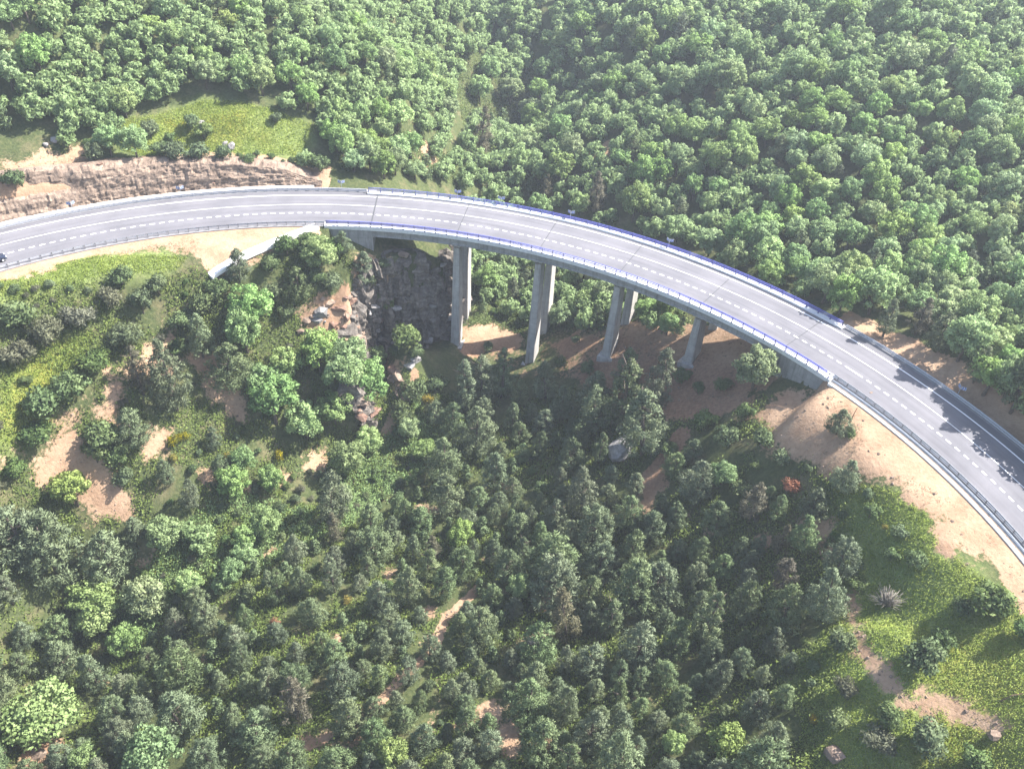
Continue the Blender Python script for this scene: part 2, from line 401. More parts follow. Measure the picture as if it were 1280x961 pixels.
# ground
m, nt, b = mat('ground_cover', 0.95, 0.05); M['ground'] = m
pos = geo_pos(nt); at = nt.nodes.new('ShaderNodeAttribute'); at.attribute_name = 'cover'
sep = nt.nodes.new('ShaderNodeSeparateColor'); nt.links.new(at.outputs['Color'], sep.inputs[0])
fine = nz(nt, 1.6, 6, 0.7, pos); mid_ = nz(nt, 0.22, 5, 0.6, pos); big = nz(nt, 0.05, 3, 0.5, pos)
grassy = ramp(nt, fine, [(0.25, (0.030, 0.040, 0.017)), (0.5, (0.060, 0.074, 0.030)), (0.75, (0.115, 0.120, 0.052))])
dry = ramp(nt, fine, [(0.25, (0.10, 0.085, 0.045)), (0.75, (0.22, 0.18, 0.105))])
under = mixc(nt, mth(nt, 'MULTIPLY', ramp(nt, mid_, [(0.52, (0, 0, 0)), (0.68, (1, 1, 1))]), 0.55), grassy, dry)
mead = ramp(nt, fine, [(0.25, (0.105, 0.140, 0.044)), (0.55, (0.180, 0.222, 0.074)), (0.8, (0.285, 0.30, 0.125))])
yel = ramp(nt, fine, [(0.3, (0.15, 0.165, 0.03)), (0.7, (0.29, 0.25, 0.045))])
mead = mixc(nt, mth(nt, 'MULTIPLY', sep.outputs[2], mth(nt, 'ADD', mid_, 0.2)), mead, yel)
g1 = mixc(nt, sep.outputs[1], under, mead)
soilc = ramp(nt, fine, [(0.2, (0.20, 0.125, 0.078)), (0.5, (0.345, 0.232, 0.150)), (0.8, (0.45, 0.325, 0.222))])
soilr = ramp(nt, mid_, [(0.35, (0.18, 0.10, 0.060)), (0.65, (0.39, 0.268, 0.178))])
soilc = mixc(nt, 0.45, soilc, soilr)
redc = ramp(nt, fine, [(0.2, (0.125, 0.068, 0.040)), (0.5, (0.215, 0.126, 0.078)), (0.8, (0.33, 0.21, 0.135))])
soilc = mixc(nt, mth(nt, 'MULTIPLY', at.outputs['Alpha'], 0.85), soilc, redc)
sm = mth(nt, 'ADD', sep.outputs[0], mth(nt, 'MULTIPLY', mth(nt, 'SUBTRACT', mth(nt, 'ADD', mth(nt, 'MULTIPLY', fine, 0.6), mth(nt, 'MULTIPLY', nz(nt, 0.6, 4, 0.65, pos), 0.4)), 0.5), 2.2)); sm = ramp(nt, sm, [(0.38, (0, 0, 0)), (0.62, (1, 1, 1))])
nt.links.new(mixc(nt, sm, g1, soilc), b.inputs['Base Color']); bump(nt, b, fine, 0.6, 0.35)
# rock
def rock_mat(name, dark, midc, light, band=1.1):
    m, nt, b = mat(name, 0.9, 0.15); pos = geo_pos(nt)
    sp = nt.nodes.new('ShaderNodeSeparateXYZ'); nt.links.new(pos, sp.inputs[0])
    n1 = nz(nt, 0.5, 7, 0.7, pos); n2 = nz(nt, 2.4, 5, 0.7, pos)
    w = mth(nt, 'SINE', mth(nt, 'ADD', mth(nt, 'MULTIPLY', sp.outputs[2], band * 6.28), mth(nt, 'MULTIPLY', n1, 9)))
    f = mth(nt, 'ADD', mth(nt, 'MULTIPLY', n1, 0.65), mth(nt, 'ADD', mth(nt, 'MULTIPLY', n2, 0.35), mth(nt, 'MULTIPLY', w, 0.035)))
    nt.links.new(ramp(nt, f, [(0.3, dark), (0.5, midc), (0.7, light)]), b.inputs['Base Color']); bump(nt, b, n2, 0.8, 0.3)
    return m
M['rock_tan'] = rock_mat('tan_rock', (0.085, 0.062, 0.048), (0.21, 0.155, 0.118), (0.36, 0.275, 0.21))
M['rock_red'] = rock_mat('red_rock', (0.085, 0.048, 0.036), (0.22, 0.135, 0.098), (0.36, 0.255, 0.195))
M['rock_grey'] = rock_mat('grey_rock', (0.10, 0.095, 0.09), (0.25, 0.235, 0.225), (0.42, 0.40, 0.38))
M['rock_dark'] = rock_mat('dark_cliff_rock', (0.045, 0.038, 0.031), (0.125, 0.108, 0.092), (0.27, 0.24, 0.21))
# asphalt with worn wheel lanes and aggregate
m, nt, b = mat('asphalt', 0.8, 0.3); M['asphalt'] = m; pos = geo_pos(nt)
f1 = nz(nt, 14, 3, 0.7, pos); f2 = nz(nt, 0.13, 4, 0.6, pos)
a1 = ramp(nt, f1, [(0.3, (0.127, 0.124, 0.136)), (0.7, (0.160, 0.156, 0.169))])
a2 = ramp(nt, f2, [(0.35, (0.84, 0.84, 0.85)), (0.65, (1.06, 1.05, 1.05))])
uvn = nt.nodes.new('ShaderNodeAttribute'); uvn.attribute_name = 'lane'
al = nt.nodes.new('ShaderNodeAttribute'); al.attribute_name = 'along'
f3 = nz(nt, 1.0, 5, 0.65, al.outputs['Vector']); a2 = mixc(nt, 1.0, a2, ramp(nt, f3, [(0.3, (0.80, 0.80, 0.81)), (0.5, (0.98, 0.98, 0.98)), (0.75, (1.10, 1.10, 1.09))]), 'MULTIPLY')
nt.links.new(mixc(nt, 1.0, mixc(nt, 1.0, a1, a2, 'MULTIPLY'), uvn.outputs['Color'], 'MULTIPLY'), b.inputs['Base Color']); bump(nt, b, f1, 0.2, 0.02)
M['paint'] = simple('road_paint', (0.66, 0.66, 0.66), (0.82, 0.82, 0.81), 6, 0.6)
M['concrete'] = simple('concrete', (0.22, 0.217, 0.215), (0.31, 0.306, 0.302), 0.9, 0.85, 0.2, 0.15)
M['concrete_pale'] = simple('pale_concrete', (0.52, 0.51, 0.48), (0.70, 0.68, 0.645), 1.2, 0.85, 0.2, 0.1)
M['concrete_pier'] = simple('pier_concrete', (0.28, 0.265, 0.245), (0.39, 0.375, 0.35), 0.7, 0.85, 0.2, 0.15)
def streaked(name, c1, c2, dirt):
    m, nt, b = mat(name, 0.85, 0.2); pos = geo_pos(nt); f = nz(nt, 0.8, 5, 0.65, pos)
    mp = nt.nodes.new('ShaderNodeMapping'); mp.inputs['Scale'].default_value = (1.6, 1.6, 0.10); nt.links.new(pos, mp.inputs[0]); k = nz(nt, 1.0, 5, 0.7, mp.outputs[0])
    sp = nt.nodes.new('ShaderNodeSeparateXYZ'); nt.links.new(pos, sp.inputs[0]); lift = mth(nt, 'GREATER_THAN', mth(nt, 'FRACT', mth(nt, 'MULTIPLY', sp.outputs[2], 0.37)), 0.975)
    c = mixc(nt, mth(nt, 'MULTIPLY', ramp(nt, k, [(0.48, (0, 0, 0)), (0.72, (1, 1, 1))]), 0.75), ramp(nt, f, [(0.3, c1), (0.7, c2)]), dirt)
    nt.links.new(mixc(nt, mth(nt, 'MULTIPLY', lift, 0.45), c, dirt), b.inputs['Base Color']); bump(nt, b, f, 0.15, 0.05); return m
M['concrete'] = streaked('concrete', (0.22, 0.217, 0.215), (0.32, 0.316, 0.31), (0.13, 0.125, 0.12))
M['concrete_pier'] = streaked('pier_concrete', (0.30, 0.285, 0.265), (0.42, 0.40, 0.375), (0.17, 0.155, 0.14))
M['joint'] = simple('joint_rubber', (0.055, 0.055, 0.06), (0.09, 0.09, 0.095), 5, 0.7)
M['blue'] = simple('blue_paint', (0.11, 0.12, 0.42), (0.16, 0.17, 0.50), 3, 0.45, 0.4)
M['darkblue'] = simple('dark_blue_paint', (0.03, 0.04, 0.11), (0.05, 0.06, 0.16), 3, 0.5, 0.4)
M['steel'] = simple('galvanised_steel', (0.30, 0.31, 0.34), (0.42, 0.43, 0.46), 3, 0.5, 0.5)
M['steel_dark'] = simple('weathered_steel', (0.12, 0.12, 0.13), (0.19, 0.19, 0.20), 3, 0.6, 0.4)
M['wood'] = simple('weathered_wood', (0.10, 0.06, 0.04), (0.18, 0.12, 0.08), 4)
M['white'] = simple('white_enamel', (0.70, 0.70, 0.70), (0.80, 0.80, 0.80), 4, 0.5)
M['carpaint'] = simple('dark_blue_car_paint', (0.018, 0.026, 0.05), (0.024, 0.033, 0.06), 2, 0.25, 0.6, 0, False)
M['glass'] = simple('dark_car_glass', (0.01, 0.012, 0.015), (0.015, 0.017, 0.02), 2, 0.08, 0.7, 0, False)
M['tyre'] = simple('tyre_rubber', (0.012, 0.012, 0.012), (0.025, 0.025, 0.025), 6, 0.8, 0.2, 0, False)
M['rim'] = simple('wheel_alloy', (0.40, 0.40, 0.42), (0.55, 0.55, 0.56), 6, 0.35, 0.5, 0, False)
M['lamp'] = simple('lamp_glass', (0.55, 0.56, 0.58), (0.75, 0.76, 0.78), 6, 0.2, 0.5, 0, False)
M['red_lamp'] = simple('red_lamp_glass', (0.30, 0.02, 0.02), (0.40, 0.03, 0.03), 6, 0.2, 0.5, 0, False)
M['kerb'] = simple('kerb_concrete', (0.50, 0.50, 0.50), (0.66, 0.66, 0.66), 1.6, 0.8)
M['concrete_white'] = simple('bright_concrete', (0.66, 0.65, 0.62), (0.80, 0.79, 0.76), 1.2, 0.85)
M['shoulder'] = simple('shoulder_asphalt', (0.15, 0.145, 0.15), (0.22, 0.215, 0.22), 1.2, 0.85)
M['signblue'] = simple('sign_blue', (0.03, 0.10, 0.35), (0.04, 0.13, 0.42), 3, 0.5)
def leaf_mat(name, stops, hue=0.03, trans=0.36, clump=0.9):
    m, nt, b = mat(name, 0.65, 0.25)
    oi = nt.nodes.new('ShaderNodeObjectInfo'); pos = obj_pos(nt); gp = geo_pos(nt)
    n1 = nz(nt, clump, 2, 0.5, pos); n2 = nz(nt, 7, 1, 0.5, pos); n3 = nz(nt, 0.16, 2, 0.5, gp)
    f = mth(nt, 'ADD', mth(nt, 'MULTIPLY', n1, 0.35), mth(nt, 'ADD', mth(nt, 'MULTIPLY', n2, 0.35), mth(nt, 'MULTIPLY', n3, 0.30)))
    c = ramp(nt, f, stops)
    hs = nt.nodes.new('ShaderNodeHueSaturation'); nt.links.new(c, hs.inputs['Color'])
    nt.links.new(mth(nt, 'ADD', 0.5 - hue / 2, mth(nt, 'MULTIPLY', oi.outputs['Random'], hue)), hs.inputs['Hue'])
    r2 = mth(nt, 'FRACT', mth(nt, 'MULTIPLY', oi.outputs['Random'], 7.31))
    nt.links.new(mth(nt, 'ADD', 1.32, mth(nt, 'MULTIPLY', r2, 0.52)), hs.inputs['Value'])
    r3 = mth(nt, 'FRACT', mth(nt, 'MULTIPLY', oi.outputs['Random'], 13.7))
    nt.links.new(mth(nt, 'ADD', 0.88, mth(nt, 'MULTIPLY', r3, 0.40)), hs.inputs['Saturation'])
    nt.links.new(hs.outputs[0], b.inputs['Base Color'])
    t = nt.nodes.new('ShaderNodeBsdfTranslucent'); nt.links.new(hs.outputs[0], t.inputs['Color'])
    mx = nt.nodes.new('ShaderNodeMixShader'); mx.inputs[0].default_value = trans
    nt.links.new(b.outputs[0], mx.inputs[1]); nt.links.new(t.outputs[0], mx.inputs[2]); nt.links.new(mx.outputs[0], nt.nodes['Material Output'].inputs['Surface'])
    return m
M['pine'] = leaf_mat('pine_needles', trans=0.25, stops=[(0.3, (0.044, 0.060, 0.034)), (0.5, (0.096, 0.121, 0.066)), (0.7, (0.175, 0.200, 0.118))])
M['pine_brown'] = leaf_mat('dry_pine_needles', [(0.3, (0.045, 0.042, 0.028)), (0.5, (0.095, 0.090, 0.060)), (0.7, (0.16, 0.15, 0.105))])
M['oak'] = leaf_mat('oak_leaves', trans=0.42, hue=0.035, stops=[(0.3, (0.092, 0.138, 0.056)), (0.5, (0.175, 0.238, 0.105)), (0.7, (0.270, 0.335, 0.168))])
M['oak_pale'] = leaf_mat('pale_leaves', [(0.3, (0.100, 0.132, 0.052)), (0.5, (0.185, 0.228, 0.100)), (0.7, (0.285, 0.325, 0.165))])
M['shrub'] = leaf_mat('shrub_leaves', [(0.3, (0.042, 0.065, 0.030)), (0.5, (0.085, 0.115, 0.050)), (0.7, (0.15, 0.175, 0.085))])
M['grey_shrub'] = leaf_mat('heather_leaves', [(0.3, (0.050, 0.050, 0.034)), (0.5, (0.095, 0.100, 0.065)), (0.7, (0.165, 0.165, 0.115))])
M['red_leaf'] = leaf_mat('rust_red_leaves', [(0.3, (0.10, 0.045, 0.028)), (0.5, (0.18, 0.080, 0.048)), (0.7, (0.27, 0.135, 0.085))])
M['broom'] = leaf_mat('broom_flowers', [(0.38, (0.05, 0.065, 0.02)), (0.5, (0.14, 0.125, 0.025)), (0.6, (0.34, 0.26, 0.03))], clump=2.2)
M['oak_mass'] = leaf_mat('wood_leaves', trans=0.42, stops=[(0.3, (0.092, 0.138, 0.056)), (0.5, (0.175, 0.238, 0.105)), (0.7, (0.270, 0.335, 0.168))], hue=0.0)
M['dead'] = simple('dead_twigs', (0.17, 0.15, 0.125), (0.32, 0.29, 0.25), 3)
M['bark'] = simple('bark', (0.065, 0.05, 0.04), (0.15, 0.12, 0.095), 3)
M['lowgreen'] = leaf_mat('undergrowth_leaves', [(0.3, (0.044, 0.060, 0.022)), (0.5, (0.088, 0.110, 0.042)), (0.7, (0.165, 0.178, 0.078))])
M['straw'] = leaf_mat('dry_straw', [(0.3, (0.05, 0.05, 0.025)), (0.5, (0.10, 0.095, 0.05)), (0.7, (0.16, 0.14, 0.085))])
M['lush'] = leaf_mat('lush_leaves', [(0.3, (0.062, 0.100, 0.036)), (0.5, (0.120, 0.175, 0.070)), (0.7, (0.20, 0.26, 0.12))])
M['blade'] = leaf_mat('grass_blades', [(0.3, (0.080, 0.105, 0.030)), (0.5, (0.145, 0.175, 0.058)), (0.7, (0.24, 0.245, 0.10))])

# ================================================================== THE SETTING
V = np.stack([XX.ravel(), YY.ravel(), ZZ.ravel()], -1)
nx_, ny_ = len(GX), len(GY); idx = np.arange(nx_ * ny_).reshape(ny_, nx_)
Fq = np.stack([idx[:-1, :-1].ravel(), idx[:-1, 1:].ravel(), idx[1:, 1:].ravel(), idx[1:, :-1].ravel()], -1)
tm = mesh_from('terrain', V, Fq, True)
cv = np.ones((len(V), 4), np.float32)
cv[:, 0] = soil_at(V[:, 0], V[:, 1]); cv[:, 1] = cover(MEADOW_W, V[:, 0], V[:, 1], 2.5, 2.5, 50); cv[:, 2] = cover(YELLOW_W, V[:, 0], V[:, 1], 3, 3, 60)
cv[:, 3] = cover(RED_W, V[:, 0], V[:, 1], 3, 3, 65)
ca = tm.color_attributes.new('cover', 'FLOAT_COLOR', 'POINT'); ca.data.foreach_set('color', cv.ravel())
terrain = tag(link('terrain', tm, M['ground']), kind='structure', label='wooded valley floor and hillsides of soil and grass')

# carriageway
S_ = np.arange(-150, 200.01, 1.0); OFF = np.array([-4.35, -3.9, -3.0, -2.2, -1.2, -0.3, 0.4, 1.2, 2.2, 3.2, 3.7, 4.5, 5.5, 6.5, 7.2, 8.3, 9.0])
LANE = np.array([0.84, 0.90, 0.98, 0.90, 1.0, 0.99, 1.0, 0.91, 1.03, 0.93, 0.98, 1.03, 0.93, 1.04, 0.95, 0.86, 0.84])
RV = np.array([[rp(s, o) for o in OFF] for s in S_]).reshape(-1, 3)
ii = np.arange(len(RV)).reshape(len(S_), len(OFF))
rm = mesh_from('road', RV, np.stack([ii[:-1, :-1].ravel(), ii[1:, :-1].ravel(), ii[1:, 1:].ravel(), ii[:-1, 1:].ravel()], -1), True)
lc = np.ones((len(RV), 4), np.float32); lc[:, :3] = np.tile(LANE, len(S_))[:, None]
rm.color_attributes.new('lane', 'FLOAT_COLOR', 'POINT').data.foreach_set('color', lc.ravel())
av = np.zeros((len(RV), 3), np.float32); av[:, 0] = np.repeat(S_, len(OFF)) * 0.05; av[:, 1] = np.tile(OFF, len(S_)) * 1.1
rm.attributes.new('along', 'FLOAT_VECTOR', 'POINT').data.foreach_set('vector', av.ravel())
if rm.polygons[0].normal.z < 0: rm.flip_normals()
road = tag(link('road', rm, M['asphalt']), kind='structure', label='curved three lane asphalt road crossing the valley')
strip(-150, 200, 3.36, 3.50, 0.006).build('lane_line', M['paint'], road)
strip(-150, 200, 7.24, 7.50, 0.006).build('edge_line', M['paint'], road)
strip(-150, 200, -3.70, -3.56, 0.006).build('edge_line', M['paint'], road)
PERIOD = 1.821
dashes = [(k - 39) * PERIOD for k in range(-40, 96)] + [(k + 96.446 - 39) * PERIOD for k in range(0, 55)]
for s in dashes: strip(s - 0.5, s + 0.5, -0.13, 0.13, 0.006, 0.6).build('lane_dash', M['paint'], road)
strip(102.2, 104.2, -0.13, 0.13, 0.007, 0.6).build('lane_dash', M['paint'], road)

# rock cutting beside the road: a face in ledges
def rock_sheet(name, matr, ring_fn, n, k, amp, seed, parent, block=0.8):
    """ring_fn(t) -> list of k points from foot to top; pushed in and out by blocky noise."""
    P = np.array([ring_fn(t) for t in np.linspace(0, 1, n)])
    U, W = np.meshgrid(np.arange(n), np.arange(k), indexing='ij')
    du = np.gradient(P, axis=0); dw = np.gradient(P, axis=1); N = np.cross(du, dw); N /= np.linalg.norm(N, axis=-1, keepdims=True) + 1e-9
    q = fbm(U / 6.5, W / 6.0, 4, seed)
    jit = (vnoise(U / 4.0, W / 4.0, seed + 2) * 3).astype(int)
    cell = lambda cu, cw, sd: _val[_perm[(np.floor((U + jit) / cu).astype(int) * 7 + _perm[(np.floor((W + jit) / cw).astype(int) + sd * 31) & 1023]) & 1023]] - 0.5
    st = 0.8 * cell(5, 7, seed) + 0.6 * cell(2, 9, seed + 1) + 0.45 * cell(3, 2, seed + 2); led = vnoise(U / 22.0, W / 3.0, seed + 9) - 0.5
    edge = np.minimum(1, np.minimum(W, k - 1 - W) / 2.0)
    P = P + N * (amp * (1.0 * q + block * st + 0.7 * led) * edge)[..., None]
    i = np.arange(n * k).reshape(n, k)
    me = mesh_from(name, P.reshape(-1, 3), np.stack([i[:-1, :-1].ravel(), i[1:, :-1].ravel(), i[1:, 1:].ravel(), i[:-1, 1:].ravel()], -1), False)
    return link(name, me, matr, parent)
def rock_mesh(seed, n=2, squash=(1, 1, 1)):
    import bmesh
    r = random.Random(seed); bm = bmesh.new()
    for k in range(9 + 5 * n):
        v = Vector((r.gauss(0, 1), r.gauss(0, 1), r.gauss(0, 1))).normalized() * r.uniform(0.38, 0.52)
        v = Vector([max(-0.4, min(0.4, c)) for c in v]); bm.verts.new((v.x * squash[0], v.y * squash[1], v.z * squash[2]))
    h = bmesh.ops.convex_hull(bm, input=bm.verts[:]); bmesh.ops.delete(bm, geom=list(set(e for e in h['geom_interior'] + h['geom_unused'] if isinstance(e, bmesh.types.BMVert))), context='VERTS')
    bmesh.ops.recalc_face_normals(bm, faces=bm.faces[:]); me = bpy.data.meshes.new('rock'); bm.to_mesh(me); bm.free(); return me
ROCKS = {c: [rock_mesh(k * 7 + j, 2, (1, 0.8 + 0.05 * k, 0.62 + 0.06 * (k % 4))) for k in range(6)] for j, c in enumerate(('tan', 'red', 'grey', 'dark'))}
for c in ROCKS:
    for me in ROCKS[c]: me.materials.append(M['rock_' + c])
def put_rock(name, c, loc, size, parent=None, sq=1.0):
    o = bpy.data.objects.new(name, random.choice(ROCKS[c])); col.objects.link(o)
    o.location = loc; o.rotation_euler = (random.uniform(-0.4, 0.4), random.uniform(-0.4, 0.4), random.uniform(0, 6.28))
    o.scale = (size, size * random.uniform(0.7, 1.1), size * random.uniform(0.7, 1.0) * sq)
    if parent is not None: o.parent = parent
    return o

cut = empty('rock_cutting', tuple(rp(-60, 12)))
tag(cut, 'tan and reddish blasted rock face with ledges along the far kerb', 'rock face')
inv = lambda root: Matrix.Translation(-root.location)
def cut_ring(t):
    s = -140 + 127.5 * t; h = float(cut_height(s)); h = max(h, 0.15); wig = 0.7 * float(fbm(np.array(s / 9), np.array(3.3), 3, 70)) * 2
    two = float(sstep(-52, -64, s)); k = 30; pts = []
    for w in np.linspace(0, 1, k):
        o1 = float(np.interp(w, [0, 0.15, 0.85, 1.0], [11.2, 11.8, 13.3, 16.5])); z1 = float(np.interp(w, [0, 0.15, 0.85, 1.0], [-0.3, 0.25, h * 0.97, h + 0.25]))
        o2 = float(np.interp(w, [0, 0.12, 0.42, 0.55, 0.9, 1.0], [11.2, 11.8, 12.6, 14.6, 15.4, 17.5])); z2 = float(np.interp(w, [0, 0.12, 0.42, 0.55, 0.9, 1.0], [-0.3, 0.25, h * 0.45, h * 0.50, h * 0.97, h + 0.2]))
        o = o1 * (1 - two) + o2 * two; z = z1 * (1 - two) + z2 * two
        q = rp(s, o + wig * min(1, w * 3), 0); q[2] = float(road_z(s, 10.6)) + z; pts.append(q)
    return pts
rock_sheet('rock_face', M['rock_tan'], cut_ring, 380, 30, 0.62, 80, cut).matrix_parent_inverse = inv(cut)
for k in range(46):
    s = random.uniform(-118, -15); w = random.random(); h = float(cut_height(s)); q = rp(s, 11.9 + 3.2 * w + random.uniform(-.2, .3)); q[2] = float(road_z(s, 10.6)) + h * w
    put_rock('rock', random.choice(('tan', 'red')), tuple(Vector(q) - cut.location), random.uniform(0.7, 1.9), cut)

# cliff below the left abutment
cliff = empty('cliff', (-24, 150, -20))
tag(cliff, 'grey layered rock cliff dropping from the abutment to the tallest piers', 'cliff')
def cl_ring(t):
    n = np.arange(len(CL)); u = 0.6 + t * (len(CL) - 2.0); x, y, zt, zb = [float(np.interp(u, n, CL[:, k])) for k in range(4)]
    a = np.array([np.interp(u - 0.5, n, CL[:, 0]), np.interp(u - 0.5, n, CL[:, 1])]); b_ = np.array([np.interp(u + 0.5, n, CL[:, 0]), np.interp(u + 0.5, n, CL[:, 1])]); v = (b_ - a) / np.linalg.norm(b_ - a)
    pts = []
    for w in np.linspace(0, 1, 44):
        out = float(np.interp(w, [0, 0.12, 0.5, 0.9, 1.0], [4.2, 2.8, 1.8, 0.5, -3.2])); z = zb + (zt - zb) * float(np.interp(w, [0, 0.1, 0.92, 1], [-0.03, 0.06, 0.97, 1.0]))
        pts.append((x + v[1] * out, y - v[0] * out, z))
    return pts
rock_sheet('cliff_face', M['rock_dark'], cl_ring, 150, 44, 1.25, 90, cliff, 1.7).matrix_parent_inverse = inv(cliff)
for k in range(90):
    t = random.random(); w = random.random(); ring = cl_ring(t); q = ring[int(w * 40)]
    put_rock('rock', random.choice(('dark', 'dark', 'dark', 'grey')) if t > 0.3 else random.choice(('tan', 'red')), tuple(Vector(q) - cliff.location), random.uniform(1.2, 4.2), cliff, 0.7)
outcrop = empty('rock_outcrop', tuple(hit(425, 400)))
tag(outcrop, 'rust and grey broken rock outcrop among shrubs in front of the abutment', 'rock')
for px, py, c, sz in [(402, 392, 'grey', 4.2), (398, 402, 'grey', 2.6), (425, 388, 'red', 3.6), (440, 380, 'red', 3.4), (450, 372, 'red', 2.6), (434, 398, 'red', 3.0), (418, 405, 'red', 2.4), (446, 392, 'red', 2.6), (412, 380, 'tan', 2.6), (384, 400, 'tan', 2.4), (375, 415, 'tan', 2.0), (460, 362, 'tan', 2.2), (470, 345, 'tan', 2.2), (430, 412, 'red', 1.6), (455, 400, 'tan', 1.8), (480, 400, 'tan', 2.2), (478, 415, 'red', 2.0)]:
    put_rock('rock', c, tuple(Vector(hit(px, py)) - outcrop.location - Vector((0, 0, sz * 0.1))), sz * random.uniform(0.9, 1.3), outcrop)
    for e_ in range(3):
        put_rock('rock', c if e_ else 'tan', tuple(Vector(hit(px + random.uniform(-9, 9), py + random.uniform(-7, 7))) - outcrop.location), sz * random.uniform(0.3, 0.6), outcrop)
outcrop2 = empty('rock_outcrop', tuple(hit(500, 480)))
tag(outcrop2, 'pale pinkish rock outcrop at the edge of the bridge shadow', 'rock')
for px, py, c, sz in [(500, 470, 'tan', 3.0), (492, 460, 'red', 2.4), (512, 458, 'grey', 2.2), (505, 482, 'tan', 2.8), (498, 490, 'tan', 2.2), (520, 448, 'grey', 2.4), (490, 475, 'tan', 1.8)]:
    put_rock('rock', c, tuple(Vector(hit(px, py)) - outcrop2.location - Vector((0, 0, sz * 0.1))), sz * 1.5, outcrop2)

# ================================================================== THE BRIDGE
bridge = empty('bridge', tuple(rp(45, 2, -30)))
tag(bridge, 'long curved concrete viaduct on tall twin-column piers with blue railings', 'bridge')
B = inv(bridge)
def part(mb, name, matr, parent=bridge, smooth=False):
    o = mb.build(name, matr, parent, smooth); o.matrix_parent_inverse = B if parent is bridge else Matrix.Identity(4)
    return o
NEAR, FAR = -5.6, 9.4
part(sweep(-1.1, 91.4, [(-5.0, -0.04), (8.8, -0.04), (8.8, -0.42), (-5.0, -0.42)]), 'deck', M['concrete'])
for a, b_, e0, e1 in ((NEAR, -4.34, -11, 102.5), (8.32, FAR, -3.2, 95)):
    part(sweep(e0, e1, [(a, -0.50), (b_, -0.50), (b_, 0.22), (b_ - 0.05 if b_ < 0 else b_, 0.26), (a, 0.26)]), 'kerb_beam', M['kerb'])
for o0 in (-5.15, -2.0, 1.3, 4.6, 7.75):
    part(sweep(-1.0, 91.3, [(o0, -0.43), (o0 + 1.2, -0.43), (o0 + 1.1, -0.75), (o0 + 0.95, -1.9), (o0 + 1.1, -2.0), (o0 + 1.1, -2.2), (o0, -2.2), (o0, -2.0), (o0 + 0.15, -1.9), (o0, -0.75)]), 'girder', M['concrete'])
for s in JOINTS:
    part(strip(s - (0.15 if s < 0 else 0.08), s + (0.15 if s < 0 else 0.08), -4.33, 8.31, 0.010, 0.2), 'expansion_joint', M['joint'])
def pier(s, zn, zf):
    hd = heading(s); c = rp(s, 2.0); ze = float(c[2])
    m = MB()
    rings = []
    for ds in (-0.95, 0.95):
        rings.append([tuple(rp(s + ds, o, dz)) for o, dz in ((-4.6, -2.22), (8.6, -2.22), (8.6, -2.75), (7.4, -3.5), (-3.4, -3.5), (-4.6, -2.75))])
    m.loft(rings); p = part(m, 'pier', M['concrete_pier'])
    p.matrix_parent_inverse = B
    for off, zb in ((-2.6, zn), (6.6, zf)):
        base = rp(s, off); top = float(base[2]) - 3.45; zb = min(zb, float(ground(base[0], base[1]))) ; k = MB()
        rr = []
        H = top - (zb - 1.0)
        for z in np.linspace(0, 1, 9):
            hw = 0.66 + 0.36 * (1 - z); hl = 1.55 + 0.35 * (1 - z); ch = 0.12
            pts = [(hw - ch, -hl), (hw, -hl + ch), (hw, hl - ch), (hw - ch, hl), (-hw + ch, hl), (-hw, hl - ch), (-hw, -hl + ch), (-hw + ch, -hl)]
            ca, sa = math.cos(hd), math.sin(hd)
            rr.append([(base[0] + x * ca - y * sa, base[1] + x * sa + y * ca, zb - 1.0 + H * z) for x, y in pts])
        k.loft(rr); o = k.build('column', M['concrete_pier'], p)
        f = MB(); f.box((base[0], base[1], zb - 1.05), (3.4, 5.2, 1.4), hd); f.build('footing', M['concrete_pier'], p)
for s, zn, zf in ((JOINTS[1], -28.4, -28), (JOINTS[2], -29.8, -28.5), (JOINTS[3], -21.2, -20.5), (JOINTS[4], -14.3, -13.5)): pier(s, zn, zf)
# abutments: a front wall and wing walls that run back along the road
for s0, s1, se in ((-1.1, -10.8, -3.2), (91.4, 102.3, 95)):
    m = MB(); d = 1 if s1 > s0 else -1
    m.loft([[tuple(rp(s0 + d * q, o, dz)) for o, dz in ((-5.2, -0.52), (9.0, -0.52), (9.0, -14), (-5.2, -14))] for q in (-0.45, 0.55)])
    ab = part(m, 'abutment', M['concrete'])
    sweep(s0 + d * 0.56, s1, [(-5.35, -0.51), (-4.95, -0.51), (-4.95, -13), (-5.35, -13)]).build('wing_wall', M['concrete'], ab)
    sweep(s0 + d * 0.56, s1, [(8.75, -0.51), (9.15, -0.51), (9.15, -9), (8.75, -9)]).build('wing_wall', M['concrete'], ab)
# railings: posts with three blue tubes
def railing(off, s0, s1, lean, fat=1.0):
    r = MB()
    for hgt, rad in ((0.66, 0.085), (0.95, 0.085), (1.22, 0.10)):
        S = np.arange(s0, s1 + 0.1, 1.19); r.tube([tuple(rp(s, off + lean, hgt)) for s in S], rad * fat, 6)
    rail = part(r, 'railing', M['blue'], smooth=True)
    p0 = None
    n = int(round((s1 - s0) / 2.37))
    for k in range(n + 1):
        s = s0 + (s1 - s0) * k / n
        if p0 is None:
            q = MB(); q.loft([[(-0.05, -0.10, 0), (0.05, -0.10, 0), (0.05, 0.10, 0), (-0.05, 0.10, 0)], [(-0.05, -0.08, 0.6), (0.05, -0.08, 0.6), (0.05, 0.08, 0.6), (-0.05, 0.08, 0.6)], [(-0.04, -0.05, 1.12), (0.04, -0.05, 1.12), (0.04, 0.05, 1.12), (-0.04, 0.05, 1.12)]])
            q.box((0, 0, 0.02), (0.3, 0.36, 0.04)); p0 = q.mesh('post'); p0.materials.append(M['darkblue'])
        o = bpy.data.objects.new('post', p0); col.objects.link(o); o.parent = rail
        o.location = tuple(rp(s, off, 0.262)); o.rotation_euler = (0, 0, heading(s))
